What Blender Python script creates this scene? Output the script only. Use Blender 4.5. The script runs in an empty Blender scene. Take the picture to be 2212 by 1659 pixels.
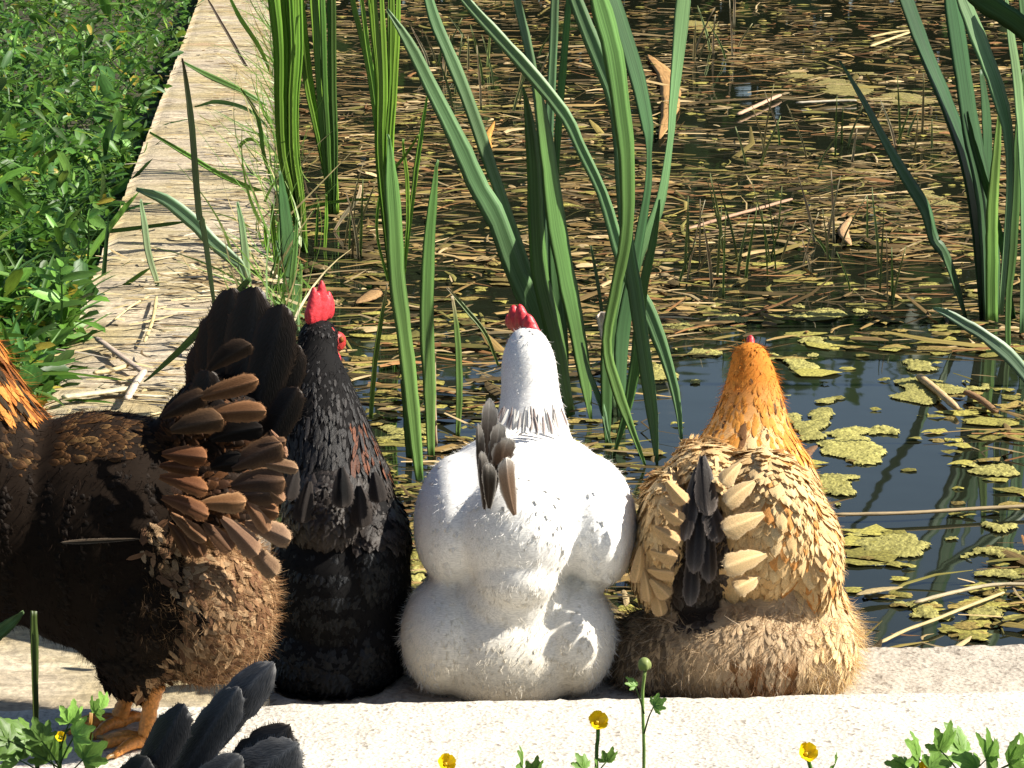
import bpy, bmesh, math, random
import numpy as np
from mathutils import Vector, Matrix

SC = bpy.context.scene
COL = bpy.data.collections.new('place')
SC.collection.children.link(COL)
LAYER = bpy.context.view_layer.layer_collection.children['place']
random.seed(7)
RNG = np.random.default_rng(11)

# ------------------------------------------------------------------ camera, light, exposure
PW, PH, F = 2212.0, 1659.0, 5690.0        # photo measuring grid and focal length in its pixels
HCAM = 0.91                               # lens height above the kerb stone
PITCH = math.atan((PH / 2 + 450.0) / F)
cam_d = bpy.data.cameras.new('camera')
cam = bpy.data.objects.new('camera', cam_d)
COL.objects.link(cam)
cam.location = (0, 0, HCAM)
cam.rotation_euler = (math.pi / 2 - PITCH, 0, 0)
cam_d.sensor_width = 36.0
cam_d.lens = 36.0 * F / PW
cam_d.clip_start = 0.05
cam_d.clip_end = 400.0
SC.camera = cam

SUN_EL, SUN_AZ = math.radians(41), math.radians(0.5)
SUN = Vector((math.cos(SUN_EL) * math.cos(SUN_AZ), -math.cos(SUN_EL) * math.sin(SUN_AZ), math.sin(SUN_EL)))
W = bpy.data.worlds.new('World')
SC.world = W
W.use_nodes = True
nt = W.node_tree
nt.nodes.clear()
wo = nt.nodes.new('ShaderNodeOutputWorld')
bg = nt.nodes.new('ShaderNodeBackground')
sky = nt.nodes.new('ShaderNodeTexSky')
sky.sky_type = 'NISHITA'
sky.sun_disc = False
sky.sun_elevation = SUN_EL
sky.sun_rotation = math.radians(90.5)
bg.inputs['Strength'].default_value = 0.05
nt.links.new(sky.outputs[0], bg.inputs[0])
nt.links.new(bg.outputs[0], wo.inputs[0])
sun_d = bpy.data.lights.new('sun', 'SUN')
sun_d.energy = 4.6
sun_d.angle = math.radians(0.53)
sun_d.color = (1.0, 0.94, 0.83)
sun = bpy.data.objects.new('sun', sun_d)
COL.objects.link(sun)
sun.rotation_euler = (-SUN).to_track_quat('-Z', 'Y').to_euler()
sun.location = (4, -2, 5)
SC.view_settings.view_transform = 'Standard'
SC.view_settings.look = 'None'
SC.view_settings.exposure = 1.25
SC.view_settings.gamma = 1.0
SC.view_settings.use_curve_mapping = False

# ------------------------------------------------------------------ pixel helpers
FW = Vector((0, math.cos(PITCH), -math.sin(PITCH)))
UP = Vector((0, math.sin(PITCH), math.cos(PITCH)))
CAMP = Vector((0, 0, HCAM))


def ray(px, py):
    return FW + Vector((1, 0, 0)) * ((px - PW / 2) / F) + UP * ((PH / 2 - py) / F)


def on_z(px, py, z=0.0):
    r = ray(px, py)
    return CAMP + r * ((z - HCAM) / r.z)


def on_y(px, py, y):
    r = ray(px, py)
    return CAMP + r * (y / r.y)


def proj(p):
    d = Vector(p) - CAMP
    zc = d.dot(FW)
    return PW / 2 + F * d.x / zc, PH / 2 - F * d.dot(UP) / zc


def projn(P):
    d = P - np.array(CAMP)
    zc = d @ np.array(FW)
    return PW / 2 + F * d[:, 0] / zc, PH / 2 - F * (d @ np.array(UP)) / zc


def mpp(y, py=1200):
    """metres per photo pixel at distance y"""
    p = on_y(PW / 2, py, y)
    return (p - CAMP).dot(FW) / F


# ------------------------------------------------------------------ materials
def mat(name):
    m = bpy.data.materials.new(name)
    m.use_nodes = True
    t = m.node_tree
    b = t.nodes['Principled BSDF']
    return m, t, b


def N(t, kind, **kw):
    n = t.nodes.new(kind)
    for k, v in kw.items():
        if k in n.inputs.keys():
            n.inputs[k].default_value = v
        else:
            setattr(n, k, v)
    return n


def ramp(t, src, stops):
    r = t.nodes.new('ShaderNodeValToRGB')
    el = r.color_ramp.elements
    while len(el) < len(stops):
        el.new(0.5)
    for e, (p, c) in zip(el, stops):
        e.position = p
        e.color = (c[0], c[1], c[2], 1)
    t.links.new(src, r.inputs[0])
    return r


def translucent(t, b, colsock, amount):
    out = t.nodes['Material Output']
    tr = t.nodes.new('ShaderNodeBsdfTranslucent')
    mx = t.nodes.new('ShaderNodeMixShader')
    mx.inputs[0].default_value = amount
    t.links.new(colsock, tr.inputs[0])
    t.links.new(b.outputs[0], mx.inputs[1])
    t.links.new(tr.outputs[0], mx.inputs[2])
    t.links.new(mx.outputs[0], out.inputs[0])


def vcol_mat(name, rough=0.6, spec=0.25, trans=0.15, streak=0.25, sheen=0.0, bump=0.0, scale=(9, 60)):
    """colour from the mesh attribute 'col', broken up by fine streaks that run along 'fuv'"""
    m, t, b = mat(name)
    a = N(t, 'ShaderNodeAttribute', attribute_name='col')
    f = N(t, 'ShaderNodeAttribute', attribute_name='fuv')
    mp = t.nodes.new('ShaderNodeMapping')
    mp.inputs['Scale'].default_value = (scale[0], scale[1], 40)
    t.links.new(f.outputs['Vector'], mp.inputs[0])
    nz = N(t, 'ShaderNodeTexNoise', Scale=1.0, Detail=3.0)
    t.links.new(mp.outputs[0], nz.inputs['Vector'])
    mr = N(t, 'ShaderNodeMapRange')
    mr.inputs[1].default_value = 0.3
    mr.inputs[2].default_value = 0.7
    mr.inputs[3].default_value = 1 - streak
    mr.inputs[4].default_value = 1 + streak
    t.links.new(nz.outputs[0], mr.inputs[0])
    mx = N(t, 'ShaderNodeMix', data_type='RGBA', blend_type='MULTIPLY')
    mx.inputs[0].default_value = 1.0
    t.links.new(a.outputs['Color'], mx.inputs[6])
    t.links.new(mr.outputs[0], mx.inputs[7])
    t.links.new(mx.outputs[2], b.inputs['Base Color'])
    b.inputs['Roughness'].default_value = rough
    b.inputs['Specular IOR Level'].default_value = spec
    b.inputs['Sheen Weight'].default_value = sheen
    if bump:
        bp = N(t, 'ShaderNodeBump', Strength=bump, Distance=0.001)
        t.links.new(nz.outputs[0], bp.inputs['Height'])
        t.links.new(bp.outputs[0], b.inputs['Normal'])
    if trans:
        translucent(t, b, mx.outputs[2], trans)
    return m


M = {}
M['feather'] = vcol_mat('feather', 0.65, 0.12, 0.15, 0.3, 0.0, 0.4)
M['feather_gloss'] = vcol_mat('feather_gloss', 0.45, 0.28, 0.03, 0.35, 0.0, 0.5)
M['fluff'] = vcol_mat('fluff', 0.8, 0.1, 0.3, 0.1)
M['skin'] = vcol_mat('body_skin', 0.8, 0.1, 0.0, 0.2)
M['blade'] = vcol_mat('leaf_blade', 0.45, 0.4, 0.32, 0.3, 0.0, 0.4, (9, 1.2))
M['leaf'] = vcol_mat('small_leaf', 0.45, 0.35, 0.38, 0.25, 0.0, 0.2, (4, 4))
M['straw'] = vcol_mat('straw', 0.75, 0.15, 0.1, 0.35, 0.0, 0.3, (6, 3))
M['algae'] = vcol_mat('algae', 0.75, 0.2, 0.05, 0.55, 0.0, 0.9, (110, 110))
M['flower'] = vcol_mat('petal', 0.3, 0.5, 0.25, 0.1)


def simple(name, col, rough=0.5, spec=0.4, nscale=40, var=0.25, sub=0.0, bump=0.2):
    m, t, b = mat(name)
    tc = t.nodes.new('ShaderNodeTexCoord')
    nz = N(t, 'ShaderNodeTexNoise', Scale=nscale, Detail=4.0)
    t.links.new(tc.outputs['Object'], nz.inputs['Vector'])
    r = ramp(t, nz.outputs[0], [(0.3, [c * (1 - var) for c in col]), (0.7, [c * (1 + var) for c in col])])
    t.links.new(r.outputs[0], b.inputs['Base Color'])
    b.inputs['Roughness'].default_value = rough
    b.inputs['Specular IOR Level'].default_value = spec
    if sub:
        b.inputs['Subsurface Weight'].default_value = sub
        b.inputs['Subsurface Radius'].default_value = (0.006, 0.002, 0.001)
    bp = N(t, 'ShaderNodeBump', Strength=bump, Distance=0.002)
    t.links.new(nz.outputs[0], bp.inputs['Height'])
    t.links.new(bp.outputs[0], b.inputs['Normal'])
    return m


M['comb'] = simple('comb_skin', (0.55, 0.035, 0.045), 0.45, 0.45, 220, 0.3, 0.15, 0.4)
M['comb_dark'] = simple('comb_skin_dark', (0.42, 0.03, 0.025), 0.5, 0.4, 220, 0.4, 0.1, 0.4)
M['beak'] = simple('beak_horn', (0.35, 0.2, 0.07), 0.4, 0.5, 120)
M['leg'] = simple('leg_scales', (0.6, 0.24, 0.05), 0.45, 0.4, 260, 0.35, 0.05, 0.6)
M['eye'] = simple('eye_amber', (0.25, 0.07, 0.01), 0.08, 0.7, 60)


def stone_mat(name, base, dark, light, speck, grit=1.0):
    """rough cast stone: tone drift, fine grit, dark and pale grains"""
    m, t, b = mat(name)
    tc = t.nodes.new('ShaderNodeTexCoord')
    n1 = N(t, 'ShaderNodeTexNoise', Scale=9.0, Detail=6.0, Roughness=0.65)
    n2 = N(t, 'ShaderNodeTexNoise', Scale=150.0 * grit, Detail=5.0, Roughness=0.7)
    v = N(t, 'ShaderNodeTexVoronoi', Scale=190.0 * grit)
    for n in (n1, n2, v):
        t.links.new(tc.outputs['Object'], n.inputs['Vector'])
    r1 = ramp(t, n1.outputs[0], [(0.3, [c * 0.8 for c in base]), (0.7, base)])
    r2 = ramp(t, n2.outputs[0], [(0.34, (0.45, 0.43, 0.42)), (0.47, (0.9, 0.9, 0.9)), (0.62, (1.05, 1.05, 1.05)), (0.75, (1.25, 1.22, 1.18))])
    mx = N(t, 'ShaderNodeMix', data_type='RGBA', blend_type='MULTIPLY')
    mx.inputs[0].default_value = speck
    t.links.new(r1.outputs[0], mx.inputs[6])
    t.links.new(r2.outputs[0], mx.inputs[7])
    r3 = ramp(t, v.outputs['Color'], [(0.0, dark), (0.12, dark), (0.16, light), (0.3, light)])
    r3f = ramp(t, v.outputs['Color'], [(0.0, (0.6,) * 3), (0.12, (0.6,) * 3), (0.14, (0,) * 3), (0.3, (0,) * 3)])
    mx2 = N(t, 'ShaderNodeMix', data_type='RGBA')
    t.links.new(r3f.outputs[0], mx2.inputs[0])
    t.links.new(mx.outputs[2], mx2.inputs[6])
    t.links.new(r3.outputs[0], mx2.inputs[7])
    t.links.new(mx2.outputs[2], b.inputs['Base Color'])
    b.inputs['Roughness'].default_value = 0.9
    b.inputs['Specular IOR Level'].default_value = 0.2
    ad = N(t, 'ShaderNodeMath', operation='ADD')
    t.links.new(n2.outputs[0], ad.inputs[0])
    t.links.new(v.outputs['Distance'], ad.inputs[1])
    bp = N(t, 'ShaderNodeBump', Strength=0.55, Distance=0.002)
    t.links.new(ad.outputs[0], bp.inputs['Height'])
    t.links.new(bp.outputs[0], b.inputs['Normal'])
    return m


M['slab'] = stone_mat('pale_granite', (0.62, 0.575, 0.50), (0.16, 0.13, 0.10), (0.75, 0.72, 0.68), 0.85, 1.15)
M['ledge'] = stone_mat('grey_concrete', (0.47, 0.42, 0.35), (0.13, 0.11, 0.09), (0.7, 0.66, 0.6), 1.0, 1.0)


def wall_mat():
    m, t, b = mat('weathered_wall_stone')
    tc = t.nodes.new('ShaderNodeTexCoord')
    mp = t.nodes.new('ShaderNodeMapping')
    mp.inputs['Rotation'].default_value = (0, 0, math.radians(-7))
    mp.inputs['Scale'].default_value = (2.2, 16, 16)
    t.links.new(tc.outputs['Object'], mp.inputs[0])
    n1 = N(t, 'ShaderNodeTexNoise', Scale=1.6, Detail=7.0, Roughness=0.7, Distortion=0.6)
    t.links.new(mp.outputs[0], n1.inputs['Vector'])
    n2 = N(t, 'ShaderNodeTexNoise', Scale=3.2, Detail=5.0)
    n3 = N(t, 'ShaderNodeTexNoise', Scale=90.0, Detail=4.0)
    t.links.new(tc.outputs['Object'], n2.inputs['Vector'])
    t.links.new(tc.outputs['Object'], n3.inputs['Vector'])
    r1 = ramp(t, n1.outputs[0], [(0.33, (0.17, 0.14, 0.10)), (0.44, (0.36, 0.305, 0.22)), (0.6, (0.5, 0.44, 0.33)), (0.72, (0.6, 0.55, 0.44))])
    r2 = ramp(t, n2.outputs[0], [(0.42, (1.05, 1.0, 0.95)), (0.5, (1, 0.95, 0.8)), (0.62, (0.86, 0.78, 0.52)), (0.72, (0.95, 0.75, 0.58))])
    r3 = ramp(t, n3.outputs[0], [(0.3, (0.7,) * 3), (0.6, (1.1,) * 3)])
    mx = N(t, 'ShaderNodeMix', data_type='RGBA', blend_type='MULTIPLY')
    mx.inputs[0].default_value = 1
    t.links.new(r1.outputs[0], mx.inputs[6])
    t.links.new(r2.outputs[0], mx.inputs[7])
    my = N(t, 'ShaderNodeMix', data_type='RGBA', blend_type='MULTIPLY')
    my.inputs[0].default_value = 1
    t.links.new(mx.outputs[2], my.inputs[6])
    t.links.new(r3.outputs[0], my.inputs[7])
    t.links.new(my.outputs[2], b.inputs['Base Color'])
    b.inputs['Roughness'].default_value = 0.9
    ad = N(t, 'ShaderNodeMath', operation='MULTIPLY_ADD')
    ad.inputs[1].default_value = 0.2
    t.links.new(n3.outputs[0], ad.inputs[0])
    t.links.new(n1.outputs[0], ad.inputs[2])
    bp = N(t, 'ShaderNodeBump', Strength=0.8, Distance=0.02)
    t.links.new(ad.outputs[0], bp.inputs['Height'])
    t.links.new(bp.outputs[0], b.inputs['Normal'])
    return m


M['wall'] = wall_mat()


def water_mat():
    m, t, b = mat('pond_water')
    b.inputs['Base Color'].default_value = (0.012, 0.014, 0.008, 1)
    b.inputs['Roughness'].default_value = 0.03
    b.inputs['IOR'].default_value = 1.33
    tc = t.nodes.new('ShaderNodeTexCoord')
    n1 = N(t, 'ShaderNodeTexNoise', Scale=5.0, Detail=2.0)
    t.links.new(tc.outputs['Object'], n1.inputs['Vector'])
    bp = N(t, 'ShaderNodeBump', Strength=0.05, Distance=0.02)
    t.links.new(n1.outputs[0], bp.inputs['Height'])
    t.links.new(bp.outputs[0], b.inputs['Normal'])
    return m


M['water'] = water_mat()


def soil_mat():
    m, t, b = mat('dark_soil')
    tc = t.nodes.new('ShaderNodeTexCoord')
    n1 = N(t, 'ShaderNodeTexNoise', Scale=12.0, Detail=8.0, Roughness=0.7)
    t.links.new(tc.outputs['Object'], n1.inputs['Vector'])
    r = ramp(t, n1.outputs[0], [(0.3, (0.018, 0.014, 0.008)), (0.55, (0.04, 0.04, 0.014)), (0.75, (0.09, 0.07, 0.04))])
    t.links.new(r.outputs[0], b.inputs['Base Color'])
    b.inputs['Roughness'].default_value = 0.95
    bp = N(t, 'ShaderNodeBump', Strength=0.8, Distance=0.03)
    t.links.new(n1.outputs[0], bp.inputs['Height'])
    t.links.new(bp.outputs[0], b.inputs['Normal'])
    return m


M['soil'] = soil_mat()


# ------------------------------------------------------------------ object helpers
def tag(o, label=None, cat=None, group=None, kind=None):
    if label:
        o['label'] = label
    if cat:
        o['category'] = cat
    if group:
        o['group'] = group
    if kind:
        o['kind'] = kind
    return o


def empty(name, loc, label, cat, group=None):
    o = bpy.data.objects.new(name, None)
    o.empty_display_size = 0.02
    o.location = loc
    COL.objects.link(o)
    return tag(o, label, cat, group)


def origin_of(o):
    m = Vector(o.location)
    if o.parent:
        m = m + origin_of(o.parent)
    return m


def mesh_obj(name, verts, faces, material, parent=None, cols=None, fuv=None, smooth=True, origin=None):
    """verts in world space; the object's origin goes to the parent's origin, or to the middle of its foot"""
    V = np.asarray(verts, dtype=np.float64)
    if parent is not None:
        # own origin at the piece's middle, offset from the parent
        c = V.mean(axis=0)
        loc = Vector(c) - origin_of(parent)
    else:
        c = np.array([V[:, 0].mean(), V[:, 1].mean(), V[:, 2].min()]) if origin is None else np.array(origin)
        loc = Vector(c)
    me = bpy.data.meshes.new(name)
    Vl = V - c
    if isinstance(faces, np.ndarray):
        nf, k = faces.shape
        me.vertices.add(len(Vl))
        me.vertices.foreach_set('co', Vl.astype(np.float32).ravel())
        me.loops.add(nf * k)
        me.loops.foreach_set('vertex_index', faces.astype(np.int32).ravel())
        me.polygons.add(nf)
        me.polygons.foreach_set('loop_start', np.arange(0, nf * k, k, dtype=np.int32))
        me.polygons.foreach_set('loop_total', np.full(nf, k, dtype=np.int32))
        me.update(calc_edges=True)
    else:
        me.from_pydata([tuple(v) for v in Vl], [], faces)
        me.update()
    if smooth:
        me.polygons.foreach_set('use_smooth', np.ones(len(me.polygons), dtype=bool))
    if cols is not None:
        a = me.attributes.new('col', 'FLOAT_COLOR', 'POINT')
        c4 = np.ones((len(Vl), 4), dtype=np.float32)
        c4[:, :3] = np.clip(np.asarray(cols), 0, 1)
        a.data.foreach_set('color', c4.ravel())
    if fuv is not None:
        a = me.attributes.new('fuv', 'FLOAT_VECTOR', 'POINT')
        a.data.foreach_set('vector', np.asarray(fuv, dtype=np.float32).ravel())
    o = bpy.data.objects.new(name, me)
    me.materials.append(material)
    COL.objects.link(o)
    o.location = loc
    if parent is not None:
        o.parent = parent
    return o


def nrm(a):
    return a / np.maximum(np.linalg.norm(a, axis=-1, keepdims=True), 1e-9)


def feather_cards(P, Nn, D, L, Wd, C0, C1, lift, cup=0.25, rows=6, cols=5, tip=2.0, droop=0.5):
    """many curved feather vanes at once. All inputs are arrays over feathers."""
    n = len(P)
    S = nrm(np.cross(D, Nn))
    t = 1 - (1 - np.linspace(0, 1, rows)) ** 1.75
    v = np.linspace(-1, 1, cols)
    wprof = np.power(np.clip(t, 0.02, 1), 0.45) * np.sqrt(np.clip(1 - np.power(t, tip * 2), 0.0, 1))
    wprof = np.maximum(wprof, 0.06)
    T, Vv = np.meshgrid(t, v, indexing='ij')
    Wp = wprof[:, None] * np.ones_like(Vv)
    rnd = RNG.random(n)
    along = L[:, None, None] * (T - 0.12 * (Vv ** 2) * 0.4)[None]
    side = Wd[:, None, None] * 0.5 * (Wp * Vv)[None]
    up = (lift[:, None, None] * L[:, None, None]) * (T * (1.0 + droop) - droop * T ** 2)[None] \
        - (cup * Wd)[:, None, None] * 0.5 * (Wp * Vv ** 2)[None] - 0.0015
    X = P[:, None, None, :] + D[:, None, None, :] * along[..., None] + S[:, None, None, :] * side[..., None] + Nn[:, None, None, :] * up[..., None]
    e = np.clip(np.maximum(np.abs(Vv) ** 2.2, T ** 5), 0, 1)[None, :, :, None]
    C = C0[:, None, None, :] * (1 - e) + C1[:, None, None, :] * e
    fu = np.stack(np.broadcast_arrays(Vv[None] * 1.0, T[None], rnd[:, None, None]), -1)
    base = (np.arange(n) * rows * cols)[:, None]
    q = []
    for i in range(rows - 1):
        for j in range(cols - 1):
            a = i * cols + j
            q.append([a, a + 1, a + cols + 1, a + cols])
    q = np.array(q)
    Fq = (base[:, :, None] + q[None]).reshape(-1, 4)
    return X.reshape(-1, 3), Fq, C.reshape(-1, 3), fu.reshape(-1, 3)


def strands(P, D, L, Wd, C, curl=0.35, rows=4):
    """thin tapering down barbs"""
    n = len(P)
    R1 = nrm(RNG.normal(size=(n, 3)))
    S = nrm(np.cross(D, R1))
    B = nrm(np.cross(D, S))
    t = np.linspace(0, 1, rows)
    cu = curl * RNG.uniform(-1, 1, n)
    cb = curl * RNG.uniform(-1, 1, n)
    ctr = P[:, None, :] + D[:, None, :] * (L[:, None] * t[None])[..., None] \
        + B[:, None, :] * ((cu * L)[:, None] * (t ** 2)[None])[..., None] \
        + S[:, None, :] * ((cb * L)[:, None] * (t ** 2)[None])[..., None]
    w = (1 - 0.85 * t)[None] * Wd[:, None] * 0.5
    X = np.stack([ctr - S[:, None, :] * w[..., None], ctr + S[:, None, :] * w[..., None]], 2)
    q = np.array([[2 * i, 2 * i + 1, 2 * i + 3, 2 * i + 2] for i in range(rows - 1)])
    Fq = ((np.arange(n) * rows * 2)[:, None, None] + q[None]).reshape(-1, 4)
    Cc = np.repeat(C, rows * 2, axis=0)
    fu = np.stack([np.tile(np.repeat(t, 2), n), np.zeros(n * rows * 2), np.repeat(RNG.random(n), rows * 2)], -1)
    return X.reshape(-1, 3), Fq, Cc, fu


def uv_ball(bm, c, r, rot=None, u=20, v=14):
    m = Matrix.Translation(c)
    if rot is not None:
        m = m @ rot.to_4x4()
    m = m @ Matrix.Diagonal((r[0], r[1], r[2], 1))
    bmesh.ops.create_uvsphere(bm, u_segments=u, v_segments=v, radius=1.0, matrix=m)


def spline(pts, n):
    """Catmull-Rom through rows of numbers"""
    A = np.array(pts, dtype=float)
    if len(A) == 2:
        return A[0] + (A[1] - A[0]) * np.linspace(0, 1, n)[:, None]
    A = np.vstack([2 * A[0] - A[1], A, 2 * A[-1] - A[-2]])
    s = np.linspace(0, len(A) - 3 - 1e-9, n)
    i = s.astype(int)
    f = (s - i)[:, None]
    p0, p1, p2, p3 = A[i], A[i + 1], A[i + 2], A[i + 3]
    return 0.5 * (2 * p1 + (p2 - p0) * f + (2 * p0 - 5 * p1 + 4 * p2 - p3) * f ** 2 + (3 * p1 - p0 - 3 * p2 + p3) * f ** 3)


def tube(bm, pts, radii, n=14):
    A = spline([list(p) + [r] for p, r in zip(pts, radii)], n)
    for a in A:
        uv_ball(bm, Vector(a[:3]), (a[3],) * 3, None, 14, 10)


def union_body(name, bm, parent, floor=None, voxel=0.0045, smooth=6):
    """one continuous skin over overlapping masses"""
    me = bpy.data.meshes.new('tmp')
    bm.to_mesh(me)
    bm.free()
    o = bpy.data.objects.new('tmp', me)
    SC.collection.objects.link(o)
    r = o.modifiers.new('r', 'REMESH')
    r.mode = 'VOXEL'
    r.voxel_size = voxel
    s = o.modifiers.new('s', 'SMOOTH')
    s.factor = 0.5
    s.iterations = smooth
    dg = bpy.context.evaluated_depsgraph_get()
    ev = o.evaluated_get(dg)
    mm = ev.to_mesh()
    V = np.empty(len(mm.vertices) * 3)
    mm.vertices.foreach_get('co', V)
    V = V.reshape(-1, 3)
    mm.calc_loop_triangles()
    T = np.empty(len(mm.loop_triangles) * 3, dtype=np.int32)
    mm.loop_triangles.foreach_get('vertices', T)
    T = T.reshape(-1, 3)
    ev.to_mesh_clear()
    bpy.data.objects.remove(o)
    bpy.data.meshes.remove(me)
    if floor is not None:
        V[:, 2] = np.maximum(V[:, 2], floor)
    fn = np.cross(V[T[:, 1]] - V[T[:, 0]], V[T[:, 2]] - V[T[:, 0]])
    vn = np.zeros_like(V)
    for k in range(3):
        np.add.at(vn, T[:, k], fn)
    vn = nrm(vn)
    return V, T, fn, vn


def sample(V, T, fn, vn, n):
    area = np.linalg.norm(fn, axis=1)
    ti = RNG.choice(len(T), n, p=area / area.sum())
    a, b = RNG.random(n), RNG.random(n)
    s = a + b > 1
    a[s], b[s] = 1 - a[s], 1 - b[s]
    w = np.stack([1 - a - b, a, b], 1)
    P = (V[T[ti]] * w[..., None]).sum(1)
    Nn = nrm((vn[T[ti]] * w[..., None]).sum(1))
    return P, Nn


def tangent(D, Nn):
    D = np.broadcast_to(np.asarray(D, float), Nn.shape)
    return nrm(D - (D * Nn).sum(1, keepdims=True) * Nn)


def jitter(C, n, amt=0.15):
    C = np.broadcast_to(np.asarray(C, float), (n, 3))
    return C * (1 + RNG.uniform(-amt, amt, (n, 1)))


def big_feather(parent, name, base, tip, width, nrm_dir, c0, c1, bend=0.0, sidebend=0.0, cup=0.2, rows=16, cols=9, tipp=2.0,
                material=None, edge=2.2, edgew=1.0, label=None, c_mid=None):
    """one large feather: cupped vane with a raised shaft and a slightly ragged rim"""
    base, tip = Vector(base), Vector(tip)
    d = tip - base
    L = d.length
    d.normalize()
    n = Vector(nrm_dir)
    n = (n - d * n.dot(d)).normalized()
    s = d.cross(n)
    t = 1 - (1 - np.linspace(0, 1, rows)) ** 1.9
    v = np.linspace(-1, 1, cols)
    verts, colr, fu = [], [], []
    rr = random.random()
    for ti in t:
        w = max(0.07, (max(ti, 0.03) ** 0.5) * math.sqrt(max(0, 1 - ti ** (2 * tipp)))) * width * 0.5
        for vi in v:
            ww = w * (1 + (random.uniform(-0.14, 0.04) if abs(vi) > 0.9 else 0))
            al = L * (ti - 0.02 * vi * vi) + (random.uniform(-0.012, 0.012) * L if abs(vi) > 0.3 else 0)
            up = bend * L * (ti - ti * ti) * 1.0 - cup * ww * vi * vi + (0.0012 if abs(vi) < 0.01 else 0)
            sd = ww * vi + sidebend * L * ti * ti
            p = base + d * al + s * sd + n * up
            verts.append(p)
            e = min(1, max(abs(vi) ** (edge * 2), (ti ** 9)) * edgew)
            c = [a * (1 - e) + b * e for a, b in zip(c0, c1)]
            if abs(vi) < 0.01:
                c = [min(1, x * 1.5 + 0.01) for x in c]
            colr.append(c)
            fu.append((vi, ti + 0.25 * abs(vi), rr))
    q = [[i * cols + j, i * cols + j + 1, (i + 1) * cols + j + 1, (i + 1) * cols + j] for i in range(rows - 1) for j in range(cols - 1)]
    # loose barbs along the rim
    for i in range(2, rows - 1):
        for e in (0, cols - 1):
            a_, b_ = verts[i * cols + e], verts[(i + 1) * cols + e]
            inn = verts[i * cols + (1 if e == 0 else cols - 2)]
            outw = (a_ - inn).normalized()
            for k in range(4):
                f = (k + random.random()) / 4
                r0 = a_ + (b_ - a_) * f
                tipv = r0 + (outw * random.uniform(0.5, 1.0) + d * random.uniform(0.4, 1.2)) * width * random.uniform(0.03, 0.09) + n * random.uniform(-0.02, 0.03) * width
                bi = len(verts)
                verts += [r0 - d * 0.0006, r0 + d * 0.0006, tipv]
                colr += [colr[i * cols + e]] * 3
                fu += [(0, t[i], rr)] * 3
                q.append([bi, bi + 1, bi + 2])
    o = mesh_obj(name, verts, q, material or M['feather'], parent, colr, fu)
    if label:
        o['label'] = label
    return o


def quads_grid(nu, nv):
    return [[i * nv + j, i * nv + j + 1, (i + 1) * nv + j + 1, (i + 1) * nv + j] for i in range(nu - 1) for j in range(nv - 1)]


def solid_box(name, corners, z0, z1, material, nx, ny, rough=0.003, parent=None, bevel=0.006, seed=0):
    """slab from four plan corners (front-left, front-right, back-right, back-left), uneven top and worn rims"""
    rg = np.random.default_rng(seed)
    c = [np.array([p[0], p[1]]) for p in corners]
    top = []
    us, vs = np.linspace(0, 1, nx), np.linspace(0, 1, ny)
    low = rg.normal(size=(nx, ny))
    for _ in range(2):
        low = (low + np.roll(low, 1, 0) + np.roll(low, 1, 1) + np.roll(low, -1, 0) + np.roll(low, -1, 1)) / 5
    for i, u in enumerate(us):
        for j, v in enumerate(vs):
            p = (c[0] * (1 - u) + c[1] * u) * (1 - v) + (c[3] * (1 - u) + c[2] * u) * v
            rim = (i in (0, nx - 1)) or (j in (0, ny - 1))
            z = z1 + low[i, j] * rough - (bevel * rg.uniform(0.5, 1.2) if rim else 0)
            if j in (0, ny - 1):
                p = p + (c[3] - c[0]) / np.linalg.norm(c[3] - c[0]) * rg.normal() * rough * 0.8
            top.append((p[0], p[1], z))
    V = list(top)
    Fq = [f[::-1] for f in quads_grid(nx, ny)]
    ring = [(i, 0) for i in range(nx)] + [(nx - 1, j) for j in range(1, ny)] + [(i, ny - 1) for i in range(nx - 2, -1, -1)] + [(0, j) for j in range(ny - 2, 0, -1)]
    b0 = len(V)
    for i, j in ring:
        x, y, z = top[i * ny + j]
        V.append((x, y, z0))
    k = len(ring)
    for a in range(k):
        b = (a + 1) % k
        ia, ib = ring[a][0] * ny + ring[a][1], ring[b][0] * ny + ring[b][1]
        Fq.append([ia, b0 + a, b0 + b, ib][::-1])
    Fq.append([b0 + a for a in range(k)])
    o = mesh_obj(name, V, Fq, material, parent)
    return o


# ------------------------------------------------------------------ setting
ZL, ZW, ZG = -0.028, -0.105, -0.13        # hen ledge, water, ground
a0, a1 = on_z(550, 1517, 0), on_z(1800, 1495, 0)
kd = (a1 - a0).normalized()               # direction of the pond's near edge
kn = Vector((-kd.y, kd.x, 0))             # away from the camera


def kerb(s, t):
    """point s metres along the near edge (0 = middle of picture), t metres towards the pond"""
    m = a0 + kd * ((0 - a0.x) / kd.x)
    return m + kd * s + kn * t


tl = (on_z(2030, 1392, ZL) - kerb(0, 0)).dot(kn)      # depth of the lower ledge
gp = 0.62

g = []
GX = np.linspace(-40, 40, 5)
ground = mesh_obj('ground', [(-60, -20, ZG - 0.25), (60, -20, ZG - 0.25), (60, 120, ZG - 0.25), (-60, 120, ZG - 0.25)], [[0, 1, 2, 3]], M['soil'], smooth=False)
tag(ground, kind='structure')
verge = mesh_obj('verge', [(-6, 0.2, ZG), (6, 0.2, ZG), kerb(6, -0.20) * 1.0 + Vector((0, 0, ZG)), kerb(-6, -0.20) + Vector((0, 0, ZG))], [[0, 1, 2, 3]], M['soil'], smooth=False)
tag(verge, kind='structure')

# the pond's left wall, running away from the camera
wl0, wl1 = on_z(130, 840), on_z(430, 0)
wr0, wr1 = on_z(592, 560), on_z(597, 0)


def line_at(p, q, y):
    f = (y - p.y) / (q.y - p.y)
    return p + (q - p) * f


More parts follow.
